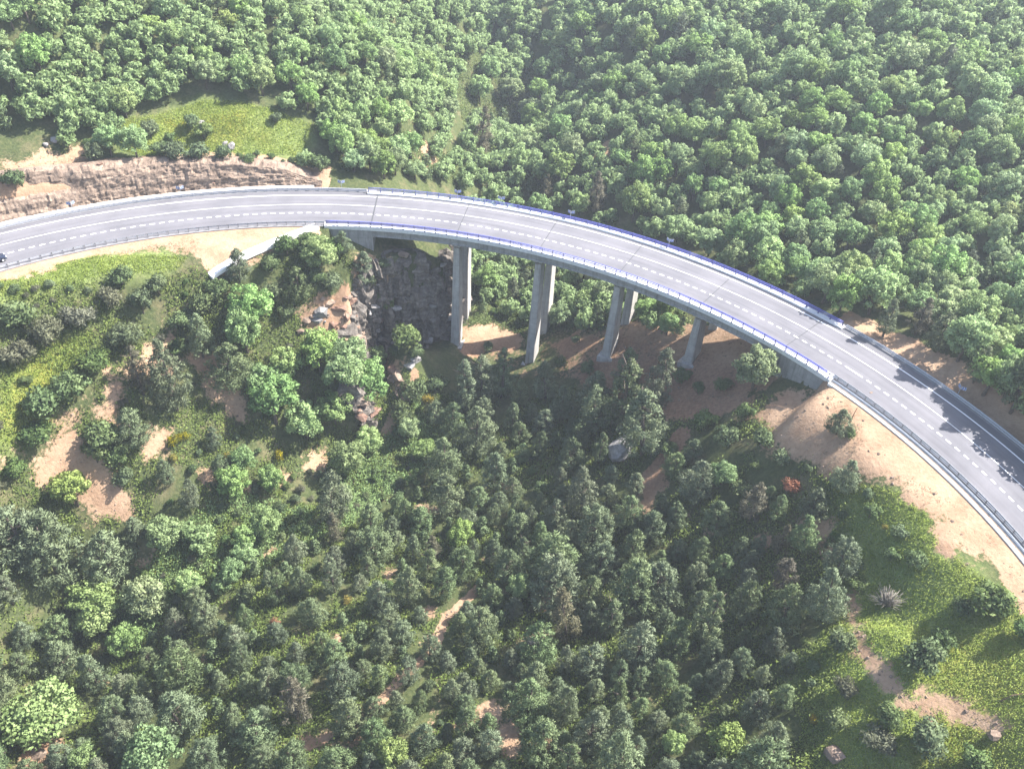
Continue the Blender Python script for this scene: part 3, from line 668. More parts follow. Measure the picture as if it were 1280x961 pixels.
railing(-5.35, -10.6, 101.9, 0.14)
railing(9.12, -3.0, 94.6, -0.14, 0.7)
# ================================================================== ROADSIDE
wb = [(0.0, 0.0), (0.07, 0.05), (0.07, 0.09), (0.0, 0.13), (0.0, 0.18), (0.07, 0.22), (0.07, 0.26), (0.0, 0.31)]
def guardrail(off, s0, s1, side, label, double=False):
    """side +1: the rail faces the road from its far edge."""
    root = empty('guardrail', tuple(rp((s0 + s1) / 2, off))); tag(root, label, 'guardrail', 'steel guardrails along the road'); I = inv(root)
    face = [(off - side * (0.12 + a), 0.44 + h) for a, h in wb]; back = [(off - side * (0.10 + a), 0.44 + h) for a, h in reversed(wb)]
    o = sweep(s0, s1, face + back, 2.0).build('beam', M['steel'], root); o.matrix_parent_inverse = I
    if double:
        o = sweep(s0, s1, [(off - side * 0.13, 0.08), (off - side * 0.15, 0.08), (off - side * 0.15, 0.36), (off - side * 0.13, 0.36)], 2.0).build('lower_beam', M['steel'], root); o.matrix_parent_inverse = I
    q = MB(); q.box((0, 0, 0.30), (0.10, 0.14, 1.0)); pm = q.mesh('post'); pm.materials.append(M['steel_dark'])
    for s in np.arange(s0 + 1, s1, 2.0):
        o = bpy.data.objects.new('post', pm); col.objects.link(o); o.parent = root; o.location = tuple(Vector(rp(s, off)) - root.location); o.rotation_euler = (0, 0, heading(s))
    return root
guardrail(9.35, -148, -3.4, 1, 'grey steel guardrail at the foot of the rock cutting', True)
guardrail(-4.75, -148, -10.9, -1, 'grey steel guardrail beside the sandy shoulder and drain chute')
guardrail(9.55, 95.2, 198, 1, 'grey steel guardrail beside the shaded wooded bank', True)
guardrail(-4.35, 102.2, 198, -1, 'grey steel guardrail above the bare sandy slope', True)
# paved shoulders and gutters
def gutter(name, s0, s1, prof, matr, label, cat='gutter'):
    o = sweep(s0, s1, prof, 1.5).build(name, matr); tag(o, label, cat); return o
sh = tag(sweep(-148, -1.6, [(8.98, -0.01), (10.7, -0.03), (10.7, -0.3), (8.98, -0.3)]).build('paved_shoulder', M['shoulder']), kind='structure')
sh = tag(sweep(92, 198, [(8.98, -0.01), (10.5, -0.03), (10.5, -0.3), (8.98, -0.3)]).build('paved_shoulder', M['shoulder']), kind='structure')
sh = tag(sweep(103, 198, [(-4.6, -0.02), (-4.36, -0.012), (-4.36, -0.3), (-4.6, -0.3)]).build('paved_shoulder', M['shoulder']), kind='structure')
sh = tag(sweep(-148, -11.2, [(-5.2, -0.03), (-4.36, -0.012), (-4.36, -0.3), (-5.2, -0.3)]).build('paved_shoulder', M['shoulder']), kind='structure')
gutter('concrete_gutter', -148, -14, [(10.72, -0.06), (11.0, -0.14), (11.25, 0.06), (11.5, 0.06), (11.5, -0.4), (10.72, -0.4)], M['concrete_pale'], 'pale concrete gutter between guardrail and rock face', 'gutter')
gt = gutter('concrete_gutter', 102.6, 198, [(-4.92, -0.05), (-5.25, -0.26), (-5.7, -0.10), (-5.7, -0.5), (-4.92, -0.5)], M['concrete'], 'concrete gutter with pale edge strips along the bare sandy slope', 'gutter')
for a_, b_ in ((-4.61, -4.915), (-5.705, -6.12)): sweep(102.6, 198, [(a_, -0.02), (b_, -0.025), (b_, -0.5), (a_, -0.5)], 1.5).build('edge_strip', M['concrete_white'], gt)
# drain chute down the sandy bank
ca_ = hit(396, 284); cb_ = hit(264, 350)
chute = empty('drain_chute', tuple(cb_)); tag(chute, 'white concrete drain chute running down the sandy bank to shrubs', 'drain chute')
dirv = Vector((ca_[0] - cb_[0], ca_[1] - cb_[1], 0)); Lc = dirv.length; dirv.normalize(); sidev = Vector((-dirv.y, dirv.x, 0))
rings = []
for t in np.linspace(0, 1, 24):
    p = Vector(cb_) + dirv * Lc * t; z = max(float(ground(p.x + sidev.x * q, p.y + sidev.y * q)) for q in (-0.8, 0, 0.8)) + 0.18
    rings.append([tuple(p + sidev * o + Vector((0, 0, z + h - p.z)) - Vector(cb_)) for o, h in ((-1.0, -0.6), (1.0, -0.6), (1.0, 0.14), (0.78, 0.14), (0.70, -0.06), (-0.70, -0.06), (-0.78, 0.14), (-1.0, 0.14))])
mb = MB(); mb.loft(rings); mb.build('channel', M['concrete_white'], chute)
for k in range(12):
    p = Vector(rings[k * 2][4]); q = Vector(rings[k * 2][5]); c = (p + q) / 2; st = MB(); st.box((c.x, c.y, c.z + 0.03), (1.30, 0.12, 0.10), math.atan2(sidev.y, sidev.x)); st.build('step', M['concrete_white'], chute)
# curve marker signs: two blue and white chevron panels in a V on a post
def chevron(s, off, label):
    root = empty('chevron_sign', tuple(rp(s, off)), heading(s)); tag(root, label, 'road sign', 'curve marker signs on the outer kerb')
    q = MB(); q.box((0, 0, 0.95), (0.08, 0.08, 1.9)); q.build('post', M['steel'], root)
    for sg in (-1, 1):
        p = MB(); p.box((sg * 0.42, 0.22, 1.75), (0.80, 0.05, 0.60), sg * math.radians(32)); pn = p.build('panel', M['steel'], root)
        ca2, sa2 = math.cos(sg * math.radians(32)), math.sin(sg * math.radians(32))
        for fsgn in (-1, 1):
            c2 = MB()
            for dx in (-0.22, 0.16):
                pts = [(dx - 0.12, -0.30), (dx + 0.03, -0.30), (dx + 0.20, 0.0), (dx + 0.03, 0.30), (dx - 0.12, 0.30), (dx + 0.05, 0.0)]
                v = [(sg * 0.42 + x * ca2 - fsgn * 0.029 * -sa2 * -1, 0.22 + x * sa2 + fsgn * 0.029 * ca2, 1.75 + z) for x, z in pts]
                c2.add(v, [(0, 1, 2, 5), (5, 2, 3, 4)])
            c2.build('chevron', M['signblue'], pn)
for s, lab in [(-58, 'white and blue chevron sign below the two-step end of the cutting'), (-39, 'white and blue chevron sign at the middle of the rock cutting'), (-8.5, 'white and blue chevron sign just before the railing starts'), (15, 'white and blue chevron sign behind the railing over the first pier'), (24, 'white and blue chevron sign behind the railing just past the first pier'), (38.5, 'white and blue chevron sign behind the railing over the second pier'), (59, 'white and blue chevron sign behind the railing past the third pier'), (116, 'white and blue chevron sign on the shaded wooded bank')]:
    chevron(s, 10.0 if 0 > s or s > 95 else 9.75, lab)
for r in [o for o in col.objects if o.name.startswith('chevron_sign')]:
    pass
# brackets carry the signs that stand outside the deck
# car
def car(s, off, fwd):
    root = empty('car', tuple(rp(s, off, 0.006)), heading(s) + (0 if fwd > 0 else math.pi)); root.rotation_euler[0] = 0
    tag(root, 'dark blue hatchback car driving in the inner lane at the picture edge', 'car')
    L = 4.2; prof = [(-2.1, .35), (-2.12, .75), (-2.0, 1.0), (-1.75, 1.40), (-1.2, 1.50), (0.1, 1.48), (0.55, 1.30), (0.95, 1.02), (1.75, 0.90), (2.05, 0.72), (2.1, 0.38)]
    m = MB(); rings = []
    for y, sq in ((-0.86, 0.0), (-0.82, 0.35), (-0.55, 1.0), (0.55, 1.0), (0.82, 0.35), (0.86, 0.0)):
        ring = []
        for x, z in prof:
            cab = max(0, z - 0.95); w = y * (1 - 0.28 * cab / 0.55); zz = z - (1 - sq) * 0.06 * (z > 0.5)
            ring.append((x * (0.97 + 0.03 * sq), w, zz))
        rings.append(ring)
    m.loft(rings, closed=True); m.build('body', M['carpaint'], root, False)
    g = MB(); g.add([(0.16, -0.60, 1.475), (0.16, 0.60, 1.475), (0.98, 0.66, 1.04), (0.98, -0.66, 1.04)], [(0, 3, 2, 1)]); g.build('windscreen', M['glass'], root)
    g = MB(); g.add([(-1.80, -0.58, 1.36), (-1.80, 0.58, 1.36), (-2.04, 0.66, 1.02), (-2.04, -0.66, 1.02)], [(0, 1, 2, 3)]); g.build('rear_window', M['glass'], root)
    for sg in (-1, 1):
        for x0, x1 in ((-1.6, -0.55), (-0.45, 0.55)):
            g = MB(); g.add([(x0, sg * 0.875, 1.0), (x1 + (0.25 if x1 > 0 else 0), sg * 0.875, 1.0), (x1 - 0.1, sg * 0.70, 1.41), (x0 + 0.1, sg * 0.70, 1.41)], [(0, 1, 2, 3)]); g.build('side_window', M['glass'], root)
        for x in (-1.3, 1.3):
            w = MB(); w.tube([(x, sg * 0.70, 0.32), (x, sg * 0.90, 0.32)], 0.32, 16); wo = w.build('wheel', M['tyre'], root)
            w = MB(); w.tube([(x, sg * 0.895, 0.32), (x, sg * 0.91, 0.32)], 0.20, 12); w.build('rim', M['rim'], wo)
        w = MB(); w.box((2.02, sg * 0.62, 0.70), (0.14, 0.34, 0.16)); w.build('headlight', M['lamp'], root)
        w = MB(); w.box((-2.06, sg * 0.66, 0.85), (0.10, 0.26, 0.22)); w.build('tail_light', M['red_lamp'], root)
        w = MB(); w.box((0.55, sg * 0.96, 1.02), (0.14, 0.18, 0.12)); w.build('mirror', M['carpaint'], root)
car(-74.4, -1.75, 1)
# boulders
for px, py, c, sz, lab in [(775, 566, 'grey', 8.5, 'large pale grey boulder among pines under the bridge shadow'), (668, 806, 'grey', 3.6, 'pale boulder in a clearing of the pine stand'), (1042, 946, 'tan', 3.2, 'tall pale rock slab at the bottom edge near the grassy slope'),
    (290, 186, 'grey', 3.0, 'pale grey boulder lying in the bright meadow'), (282, 183, 'grey', 1.6, 'small grey stone beside the meadow boulder'), (252, 157, 'grey', 2.2, 'grey stone under bushes at the upper meadow edge'), (1240, 922, 'tan', 2.4, 'whitish rock at the end of the eroded gully'), (70, 178, 'grey', 2.6, 'grey stone pile block above the rock cutting'), (58, 183, 'grey', 2.0, 'smaller grey stone above the rock cutting'),
    (376, 505, 'grey', 2.2, 'pale stone showing between round oaks beside the creek'), (48, 944, 'tan', 3.0, 'pale flat stone by the red creek bed'), (38, 934, 'tan', 1.8, 'small tan stone upstream of the flat creek stone'), (505, 330, 'tan', 3.0, 'sunlit tan rock jutting beside the abutment'), (612, 698, 'tan', 1.3, 'small whitish stone on the footpath through the pines'), (1088, 492, 'tan', 0.9, 'small stone at the wing wall corner')]:
    o = put_rock('boulder', c, tuple(hit(px, py) + np.array([0, 0, sz * 0.12])), sz); tag(o, lab, 'rock')
# stakes
for px, py, h, tl, lab in [(1062, 528, 3.0, 0.12, 'thin brown wooden stake beside the lone small pine'), (1245, 878, 3.2, 0.9, 'thin dark leaning stake on the yellowish grass slope')]:
    g0 = hit(px, py); q = MB(); q.tube([(0, 0, -0.3), (h * math.sin(tl) * 0.5, 0.1, h * 0.5), (h * math.sin(tl), 0.2, h * math.cos(tl))], [0.08, 0.07, 0.05], 6)
    o = q.build('wooden_stake', M['wood']); o.location = tuple(g0); tag(o, lab, 'stake')
# ================================================================== VEGETATION
def leaf_cards(P, D, L, W, r, N=None):
    """Kite-shaped leaves at P along directions D, length L, width W: 4 vertices each."""
    n = len(P); a = r.normal(size=(n, 3)); s = np.cross(D, a) if N is None else np.cross(N + 0.35 * a, D); s /= np.linalg.norm(s, axis=1, keepdims=True) + 1e-9
    V = np.stack([P - D * L[:, None] * 0.5, P + s * W[:, None] * 0.5, P + D * L[:, None] * 0.5, P - s * W[:, None] * 0.5], 1)
    return V.reshape(-1, 3)
def foliage(name, lobes, per, leaf, seed, matr, drop=0.25, shag=0.5, aspect=0.6, soft=0.55, outward=0.5, tri=False):
    """lobes: (m,4) centre and radius. Leaves sit through each lobe's outer shell."""
    r = np.random.default_rng(seed); m = len(lobes); k = per * m
    li = np.repeat(np.arange(m), per); d = r.normal(size=(k, 3)); d[:, 2] = np.abs(d[:, 2]) * np.where(r.random(k) < drop, -1, 1); d /= np.linalg.norm(d, axis=1, keepdims=True)
    rad = lobes[li, 3] * (1 - shag * r.random(k) ** 2.0)
    P = lobes[li, :3] + d * rad[:, None] * np.array([1, 1, 0.85])
    D = d * outward + r.normal(size=(k, 3)) * 0.6; D /= np.linalg.norm(D, axis=1, keepdims=True)
    cen = lobes[:, :3].mean(0) * np.array([1, 1, 0.75]); g = P - cen; g /= np.linalg.norm(g, axis=1, keepdims=True) + 1e-9
    N = soft * (0.95 * d + 0.2 * g) + (1 - soft) * r.normal(size=(k, 3)) * 0.6; N /= np.linalg.norm(N, axis=1, keepdims=True)
    L = leaf * r.uniform(0.6, 1.35, k); V = leaf_cards(P, D, L, L * aspect, r, N)
    if tri: V = V.reshape(k, 4, 3)[:, [1, 2, 3]].reshape(-1, 3)
    w_ = 3 if tri else 4; F = np.arange(w_ * k).reshape(k, w_)[:, ::-1]; me = mesh_from(name, V, F, True)
    me.normals_split_custom_set_from_vertices(np.repeat(N, w_, 0).astype(np.float32)); me.materials.append(matr)
    return me
def lobes_round(seed, n, R, H, z0, rl, flat=0.8):
    r = np.random.default_rng(seed); out = []
    while len(out) < n:
        d = r.normal(size=3); d /= np.linalg.norm(d); q = r.random() ** 0.45
        p = d * q * np.array([R - rl * 0.8, R - rl * 0.8, H / 2 - rl * 0.6]); p[2] += z0 + H / 2
        if d[2] < -0.6: continue
        out.append((*p, rl * r.uniform(0.7, 1.25)))
    return np.array(out)
def lobes_cone(seed, n, R, H, z0, rl):
    r = np.random.default_rng(seed); out = []
    for k in range(n):
        t = r.random() ** 1.25; env = R * (1 - t) ** 0.5 * min(1.0, 0.55 + 2.2 * t) * (0.75 + 0.25 * r.random()); a = r.random() * 6.283; q = r.random() ** 0.35
        out.append((math.cos(a) * env * q, math.sin(a) * env * q, z0 + H * t * 0.95, rl * r.uniform(0.7, 1.2) * (1 - 0.35 * t)))
    out.append((0, 0, z0 + H * 0.97, rl * 0.5)); return np.array(out)
def trunk_mesh(seed, H, r0, limbs):
    r = random.Random(seed); m = MB(); bx, by = r.uniform(-.3, .3), r.uniform(-.3, .3)
    pts = [(0, 0, -0.6), (bx * 0.3, by * 0.3, H * 0.3), (bx, by, H * 0.65), (bx * 1.2, by * 1.2, H)]
    m.tube(pts, [r0 * 1.25, r0, r0 * 0.7, r0 * 0.25], 7)
    for k in range(limbs):
        t = r.uniform(0.3, 0.85); a = r.uniform(0, 6.28); l = H * r.uniform(0.16, 0.27) * (1.1 - t * 0.5); z = H * t; x0, y0 = bx * t * 1.3, by * t * 1.3
        m.tube([(x0, y0, z), (x0 + math.cos(a) * l * 0.5, y0 + math.sin(a) * l * 0.5, z + l * 0.25), (x0 + math.cos(a) * l, y0 + math.sin(a) * l, z + l * 0.55)], [r0 * 0.5, r0 * 0.33, r0 * 0.12], 5)
    me = m.mesh('trunk', True); me.materials.append(M['bark']); return me
PROTO = {}
def proto(kind, variants): PROTO[kind] = variants
# prototypes are one unit = one metre at nominal size; (crown mesh, trunk mesh, crown radius, height)
proto('pine', [(foliage('crown', lobes_cone(100 + k, 96 + 6 * k, 2.9 + 0.15 * k, 6.2 + 0.6 * (k % 3), 0.8, 0.66), 58, 0.36, 200 + k, M['pine'], 0.3, 0.75, 0.30, 0.6, 0.8), trunk_mesh(k, 6.4, 0.17, 7), 2.9, 7.4) for k in range(5)])
proto('tall_pine', [(foliage('crown', lobes_cone(130 + k, 105, 2.7, 8.6, 1.2, 0.66), 58, 0.36, 230 + k, M['pine'], 0.3, 0.75, 0.30, 0.6, 0.8), trunk_mesh(30 + k, 9.8, 0.22, 8), 2.4, 10.6) for k in range(3)])
proto('brown_pine', [(foliage('crown', lobes_cone(150 + k, 52, 2.3, 7.2, 1.2, 0.75), 72, 0.36, 250 + k, M['pine_brown'], 0.3, 0.75, 0.30, 0.6, 0.8), trunk_mesh(50 + k, 8.0, 0.18, 7), 2.4, 8.6) for k in range(2)])
proto('oak', [(foliage('crown', lobes_round(300 + k, 74 + 4 * k, 3.7, 6.6 + 0.4 * (k % 3), 0.7, 0.82), 78, 0.38, 400 + k, M['oak'], 0.25, 0.45, 0.7, 0.6, 0.4), trunk_mesh(70 + k, 5.6, 0.22, 7), 3.5, 7.6) for k in range(6)])
proto('pale_oak', [(foliage('crown', lobes_round(330 + k, 72, 3.6, 6.0, 0.8, 0.80), 78, 0.38, 430 + k, M['oak_pale'], 0.25, 0.45, 0.7, 0.6, 0.4), trunk_mesh(90 + k, 5.4, 0.20, 7), 3.4, 7.2) for k in range(3)])
proto('shrub', [(foliage('crown', lobes_round(350 + k, 20, 1.5, 2.2, 0.05, 0.6), 95, 0.27, 450 + k, M['shrub'], 0.2, 0.55, 0.55, 0.6, 0.5), trunk_mesh(110 + k, 1.5, 0.07, 5), 1.5, 2.2) for k in range(4)])
proto('grey_shrub', [(foliage('crown', lobes_round(370 + k, 18, 1.5, 1.8, 0.0, 0.55), 90, 0.26, 470 + k, M['grey_shrub'], 0.2, 0.6, 0.4, 0.55, 0.6), trunk_mesh(130 + k, 1.2, 0.06, 5), 1.5, 1.8) for k in range(3)])
proto('broom', [(foliage('crown', lobes_round(390 + k, 14, 1.3, 1.5, 0.0, 0.5), 80, 0.22, 490 + k, M['broom'], 0.2, 0.55, 0.5, 0.6, 0.6), trunk_mesh(150 + k, 1.0, 0.05, 4), 1.3, 1.5) for k in range(2)])
proto('red_shrub', [(foliage('crown', lobes_round(395, 16, 1.5, 2.4, 0.0, 0.6), 90, 0.26, 495, M['red_leaf'], 0.2, 0.55, 0.5, 0.6, 0.5), trunk_mesh(160, 1.5, 0.06, 4), 1.5, 2.4)])
def dead_mesh():
    r = random.Random(5); m = MB()
    for k in range(150):
        a = r.uniform(0, 6.28); t = r.uniform(0.1, 1.15); l = r.uniform(1.4, 2.3); d = Vector((math.cos(a) * math.sin(t), math.sin(a) * math.sin(t), math.cos(t)))
        q = Vector((r.uniform(-.3, .3), r.uniform(-.3, .3), 0)); m.tube([q, q + d * l * 0.5 + Vector((0, 0, .1)), q + d * l], [0.05, 0.035, 0.012], 3)
    me = m.mesh('crown', True); me.materials.append(M['dead']); return me
proto('dead_shrub', [(dead_mesh(), trunk_mesh(170, 0.8, 0.09, 3), 2.0, 2.2)])
NAME = {'pine': 'pine_tree', 'tall_pine': 'pine_tree', 'brown_pine': 'pine_tree', 'oak': 'oak_tree', 'pale_oak': 'oak_tree', 'shrub': 'shrub', 'grey_shrub': 'shrub', 'broom': 'broom_shrub', 'red_shrub': 'shrub', 'dead_shrub': 'dead_shrub'}
TREES = []                                     # kind, x, y, z, scale, zone
class Hash:
    def __init__(self, c=6.0): self.c = c; self.d = {}
    def near(self, x, y, r):
        i, j = int(x // self.c), int(y // self.c); k = int(r // self.c) + 1
        for a in range(i - k, i + k + 1):
            for b_ in range(j - k, j + k + 1):
                for (X, Y, R) in self.d.get((a, b_), ()):
                    if (X - x) ** 2 + (Y - y) ** 2 < (0.5 * (r + R)) ** 2: return True
        return False
    def add(self, x, y, r): self.d.setdefault((int(x // self.c), int(y // self.c)), []).append((x, y, r))
HS = Hash(); HB = Hash(3.0)
def place(kind, x, y, scale, zone, r):
    TREES.append([kind, float(x), float(y), float(ground(x, y)), float(scale), zone]); HS.add(x, y, r)
def by_crown(kind, px, py, dpx, zone, boost=1.0):
    """A plant whose crown is centred at a pixel with a given width: find the ground under it."""
    R, H = PROTO[kind][0][2:4]; g = hit(px, py + dpx * 0.3)
    for _ in range(4):
        dist = math.sqrt(g[0] ** 2 + g[1] ** 2 + (CAM_H - g[2]) ** 2); sc = dpx * dist / CAM_F / (2 * R) * boost
        top = proj(np.array([[g[0], g[1], g[2] + H * sc * 0.55]]))[0]; base = proj(np.array([[g[0], g[1], g[2]]]))[0]
        g = hit(px, py + (base[1] - top[1]))
    place(kind, g[0], g[1], sc, zone, 2 * R * sc * 0.85)
EXPL = [
 ('left slope', [('shrub', 160, 419, 40), ('shrub', 125, 447, 42), ('brown_pine', 179, 459, 38), ('pine', 222, 478, 62), ('pine', 172, 530, 48), ('shrub', 132, 542, 50), ('shrub', 122, 565, 36), ('shrub', 150, 572, 30), ('shrub', 67, 503, 52), ('shrub', 92, 485, 40), ('shrub', 55, 538, 42), ('shrub', 22, 585, 28),
   ('pale_oak', 98, 612, 46), ('shrub', 225, 440, 26), ('pine', 255, 422, 46), ('pine', 287, 455, 52), ('shrub', 160, 597, 28), ('broom', 220, 552, 24), ('broom', 287, 572, 17), ('broom', 217, 571, 13), ('broom', 350, 571, 18), ('broom', 232, 545, 16), ('shrub', 40, 475, 14), ('shrub', 32, 478, 13), ('grey_shrub', 60, 420, 50), ('grey_shrub', 25, 440, 50), ('grey_shrub', 100, 395, 44), ('grey_shrub', 140, 375, 40), ('shrub', 180, 380, 36),
   ('shrub', 200, 355, 34), ('shrub', 155, 345, 34), ('shrub', 262, 375, 44), ('shrub', 30, 395, 40), ('shrub', 230, 400, 38)]),
 ('abutment slope', [('oak', 320, 385, 52), ('oak', 310, 420, 46), ('pine', 300, 330, 36), ('pine', 375, 350, 40), ('oak', 400, 318, 44), ('shrub', 420, 310, 34), ('pine', 430, 300, 26), ('shrub', 360, 310, 34), ('shrub', 385, 300, 26), ('shrub', 340, 330, 30), ('pine', 455, 340, 36), ('shrub', 460, 350, 30), ('shrub', 415, 350, 36), ('shrub', 395, 345, 30), ('shrub', 355, 390, 26), ('shrub', 505, 418, 46), ('shrub', 485, 385, 22), ('shrub', 478, 345, 24), ('shrub', 470, 372, 24), ('shrub', 520, 440, 24), ('shrub', 492, 440, 20), ('shrub', 396, 417, 20), ('shrub', 270, 360, 34), ('shrub', 345, 365, 30)]),
 ('creek oaks', [('oak', 345, 500, 60), ('oak', 400, 440, 54), ('oak', 462, 485, 58), ('oak', 430, 470, 46), ('oak', 384, 525, 54), ('oak', 362, 455, 46), ('oak', 440, 440, 46), ('oak', 420, 505, 46), ('oak', 330, 470, 44), ('oak', 470, 445, 36), ('shrub', 520, 490, 40), ('shrub', 545, 480, 30), ('shrub', 500, 515, 40), ('broom', 535, 500, 16), ('oak', 460, 545, 40), ('oak', 435, 575, 44)]),
 ('bridge shadow pines', [('tall_pine', 602, 468, 38), ('tall_pine', 627, 462, 36), ('tall_pine', 582, 480, 34), ('tall_pine', 682, 470, 32), ('pine', 648, 492, 28), ('pine', 700, 505, 34), ('tall_pine', 782, 455, 38), ('tall_pine', 815, 470, 44), ('shrub', 700, 452, 22), ('shrub', 733, 462, 24), ('shrub', 852, 472, 24), ('shrub', 872, 486, 20), ('shrub', 905, 478, 26), ('shrub', 720, 424, 16), ('shrub', 662, 425, 16), ('shrub', 610, 432, 18), ('shrub', 835, 452, 18), ('pine', 740, 485, 50), ('tall_pine', 775, 490, 50), ('tall_pine', 803, 518, 56), ('pine', 745, 515, 46), ('pine', 720, 540, 40)]),
 ('abutment bushes', [('oak', 940, 465, 50), ('shrub', 880, 525, 38), ('shrub', 930, 517, 30), ('shrub', 905, 545, 36), ('pine', 1045, 524, 34), ('shrub', 1060, 540, 20), ('shrub', 950, 545, 34), ('shrub', 835, 565, 26), ('red_shrub', 985, 607, 24), ('pine', 1012, 628, 38), ('shrub', 925, 612, 30), ('pine', 865, 600, 50), ('oak', 900, 590, 36), ('shrub', 975, 575, 30), ('brown_pine', 935, 625, 38)]),
 ('grass slope', [('dead_shrub', 1107, 748, 44), ('shrub', 1112, 695, 22), ('shrub', 1120, 667, 20), ('broom', 1105, 660, 10), ('shrub', 1147, 822, 50), ('shrub', 1175, 797, 32), ('shrub', 1228, 748, 56), ('shrub', 1200, 760, 28), ('pine', 1045, 690, 48), ('shrub', 1066, 728, 26), ('grey_shrub', 1055, 855, 36), ('shrub', 1050, 805, 40), ('shrub', 1275, 790, 26), ('shrub', 1210, 950, 40), ('shrub', 1150, 920, 50), ('grey_shrub', 1090, 920, 44), ('shrub', 1105, 895, 36), ('shrub', 1040, 905, 30), ('broom', 1015, 900, 14), ('shrub', 1140, 700, 26), ('shrub', 1085, 640, 24)]),
 ('cutting top', [('shrub', 240, 152, 22), ('shrub', 256, 163, 26), ('shrub', 190, 163, 24), ('shrub', 214, 172, 20), ('shrub', 250, 190, 32), ('shrub', 280, 193, 24), ('shrub', 224, 188, 32), ('shrub', 200, 185, 30), ('oak', 172, 178, 34), ('oak', 140, 172, 36), ('shrub', 312, 200, 18), ('shrub', 120, 190, 26), ('shrub', 20, 225, 28), ('shrub', 400, 205, 26), ('shrub', 345, 150, 16)]),
 ('right hillside', [('red_shrub', 1190, 168, 22), ('red_shrub', 1152, 188, 15), ('brown_pine', 600, 165, 32), ('brown_pine', 745, 240, 30), ('brown_pine', 680, 232, 26)]),
 ('foreground', [('pale_oak', 66, 886, 76), ('pale_oak', 188, 745, 50), ('oak', 125, 752, 52), ('pale_oak', 905, 925, 50), ('oak', 210, 665, 44), ('pale_oak', 130, 775, 44), ('oak', 165, 800, 40), ('shrub', 310, 745, 30), ('pine', 40, 660, 70), ('pine', 75, 690, 64), ('pine', 140, 690, 60), ('pine', 595, 535, 56), ('pine', 555, 572, 48), ('pine', 557, 617, 52), ('pine', 617, 585, 46), ('pine', 417, 625, 52), ('pine', 690, 690, 66), ('pine', 690, 730, 60), ('pine', 820, 720, 60), ('pine', 790, 730, 64), ('red_shrub', 345, 778, 14), ('broom', 435, 750, 16)])]
for zone, L in EXPL:
    for kind, px, py, d in L: by_crown(kind, px, py, d, zone)
# pines on the far bank that throw their shadow across the carriageway
for s, o, sc in [(100.2, 13.0, 0.95), (115.5, 14.2, 0.85), (118, 13.4, 1.1), (120.2, 15.0, 1.2), (122.5, 13.6, 1.15), (125, 14.8, 1.2), (127.2, 13.5, 1.2), (129.6, 14.8, 1.25), (132, 13.6, 1.2), (134.5, 14.6, 1.2), (137, 13.6, 1.25), (140, 14.4, 1.2), (143, 13.6, 1.25), (147, 14.2, 1.2), (151, 14, 1.2), (121, 18, 1.1), (131, 18, 1.1)]:
    q = rp(s, o); odd = int(s * 10) % 2 == 0 and s > 110; place('oak' if odd else 'tall_pine', q[0], q[1], sc * (0.98 if odd else 0.95), 'right hillside', 3.6)
GAPS = [(poly_world(q), w) for q, w in (([(322, -30), (338, 60), (350, 128)], 2.2), ([(700, -30), (682, 50), (660, 105), (640, 170)], 3.0), ([(590, 120), (575, 160), (600, 205)], 2.5), ([(520, 170), (535, 215)], 2.0), ([(1190, 160), (1210, 150)], 2.0), ([(735, 192), (765, 186)], 3.0))]
def fill(polys, spacing, mix, zone, sizes=(0.8, 1.25), avoid_soil=0.45, avoid_meadow=None, n=9000, keep=None):
    r = np.random.default_rng(abs(hash_str(zone)) % 9999); polys = [poly_world(p) for p in polys]
    for p in polys:
        lo, hi = p.min(0), p.max(0); area = (hi - lo).prod(); k = int(min(n, area / spacing ** 2 * 14))
        X = lo + r.random((k, 2)) * (hi - lo); ok = inside(p, X[:, 0], X[:, 1]); X = X[ok]
        S, O = road_coords(X[:, 0], X[:, 1]); X = X[~((O > -8) & (O < 12.5) & (S > -160) & (S < 240) & ((ground(X[:, 0], X[:, 1]) > road_z(S) - 11) | (np.min(np.abs(S[:, None] - np.array(JOINTS)), 1) < 3)))]
        so = soil_at(X[:, 0], X[:, 1]); X = X[so < avoid_soil]
        if avoid_meadow: X = X[cover([MEADOW_W[i] for i in avoid_meadow], X[:, 0], X[:, 1]) < 0.5]
        for gl, gw in GAPS: X = X[line_dist(gl, X[:, 0], X[:, 1]) > gw]
        if keep is not None: X = X[fbm(X[:, 0] / 16, X[:, 1] / 16, 3, 77) > keep]
        for x, y in X:
            sc = sizes[0] + (sizes[1] - sizes[0]) * float(np.clip(0.5 + 1.5 * fbm(np.array(x / 13), np.array(y / 13), 2, 33) + r.normal() * 0.26, 0, 1))
            if HS.near(x, y, spacing * sc): continue
            kind = mix[int(np.searchsorted(np.cumsum([w for _, w in mix]), r.random()))][0]
            place(kind, x, y, sc * r.uniform(0.9, 1.1), zone, spacing * sc)
def hash_str(t): return sum((i + 1) * ord(c) for i, c in enumerate(t))
fill([[(330, 600), (430, 585), (520, 545), (545, 590), (430, 660), (310, 720), (225, 765), (160, 805), (125, 770), (200, 700), (260, 650)]], 3.3, [('shrub', 0.62), ('oak', 0.26), ('grey_shrub', 0.12)], 'creek thicket', (0.5, 0.9), 0.5)
fill([[(560, 520), (640, 510), (760, 545), (850, 560), (930, 570), (1000, 610), (1040, 660), (1040, 740), (1045, 800), (1000, 860), (990, 1010), (600, 1010), (560, 900), (620, 740), (540, 640)]], 4.2, [('pine', 0.84), ('tall_pine', 0.05), ('brown_pine', 0.04), ('oak', 0.02), ('shrub', 0.05)], 'right foreground', (0.55, 1.3))
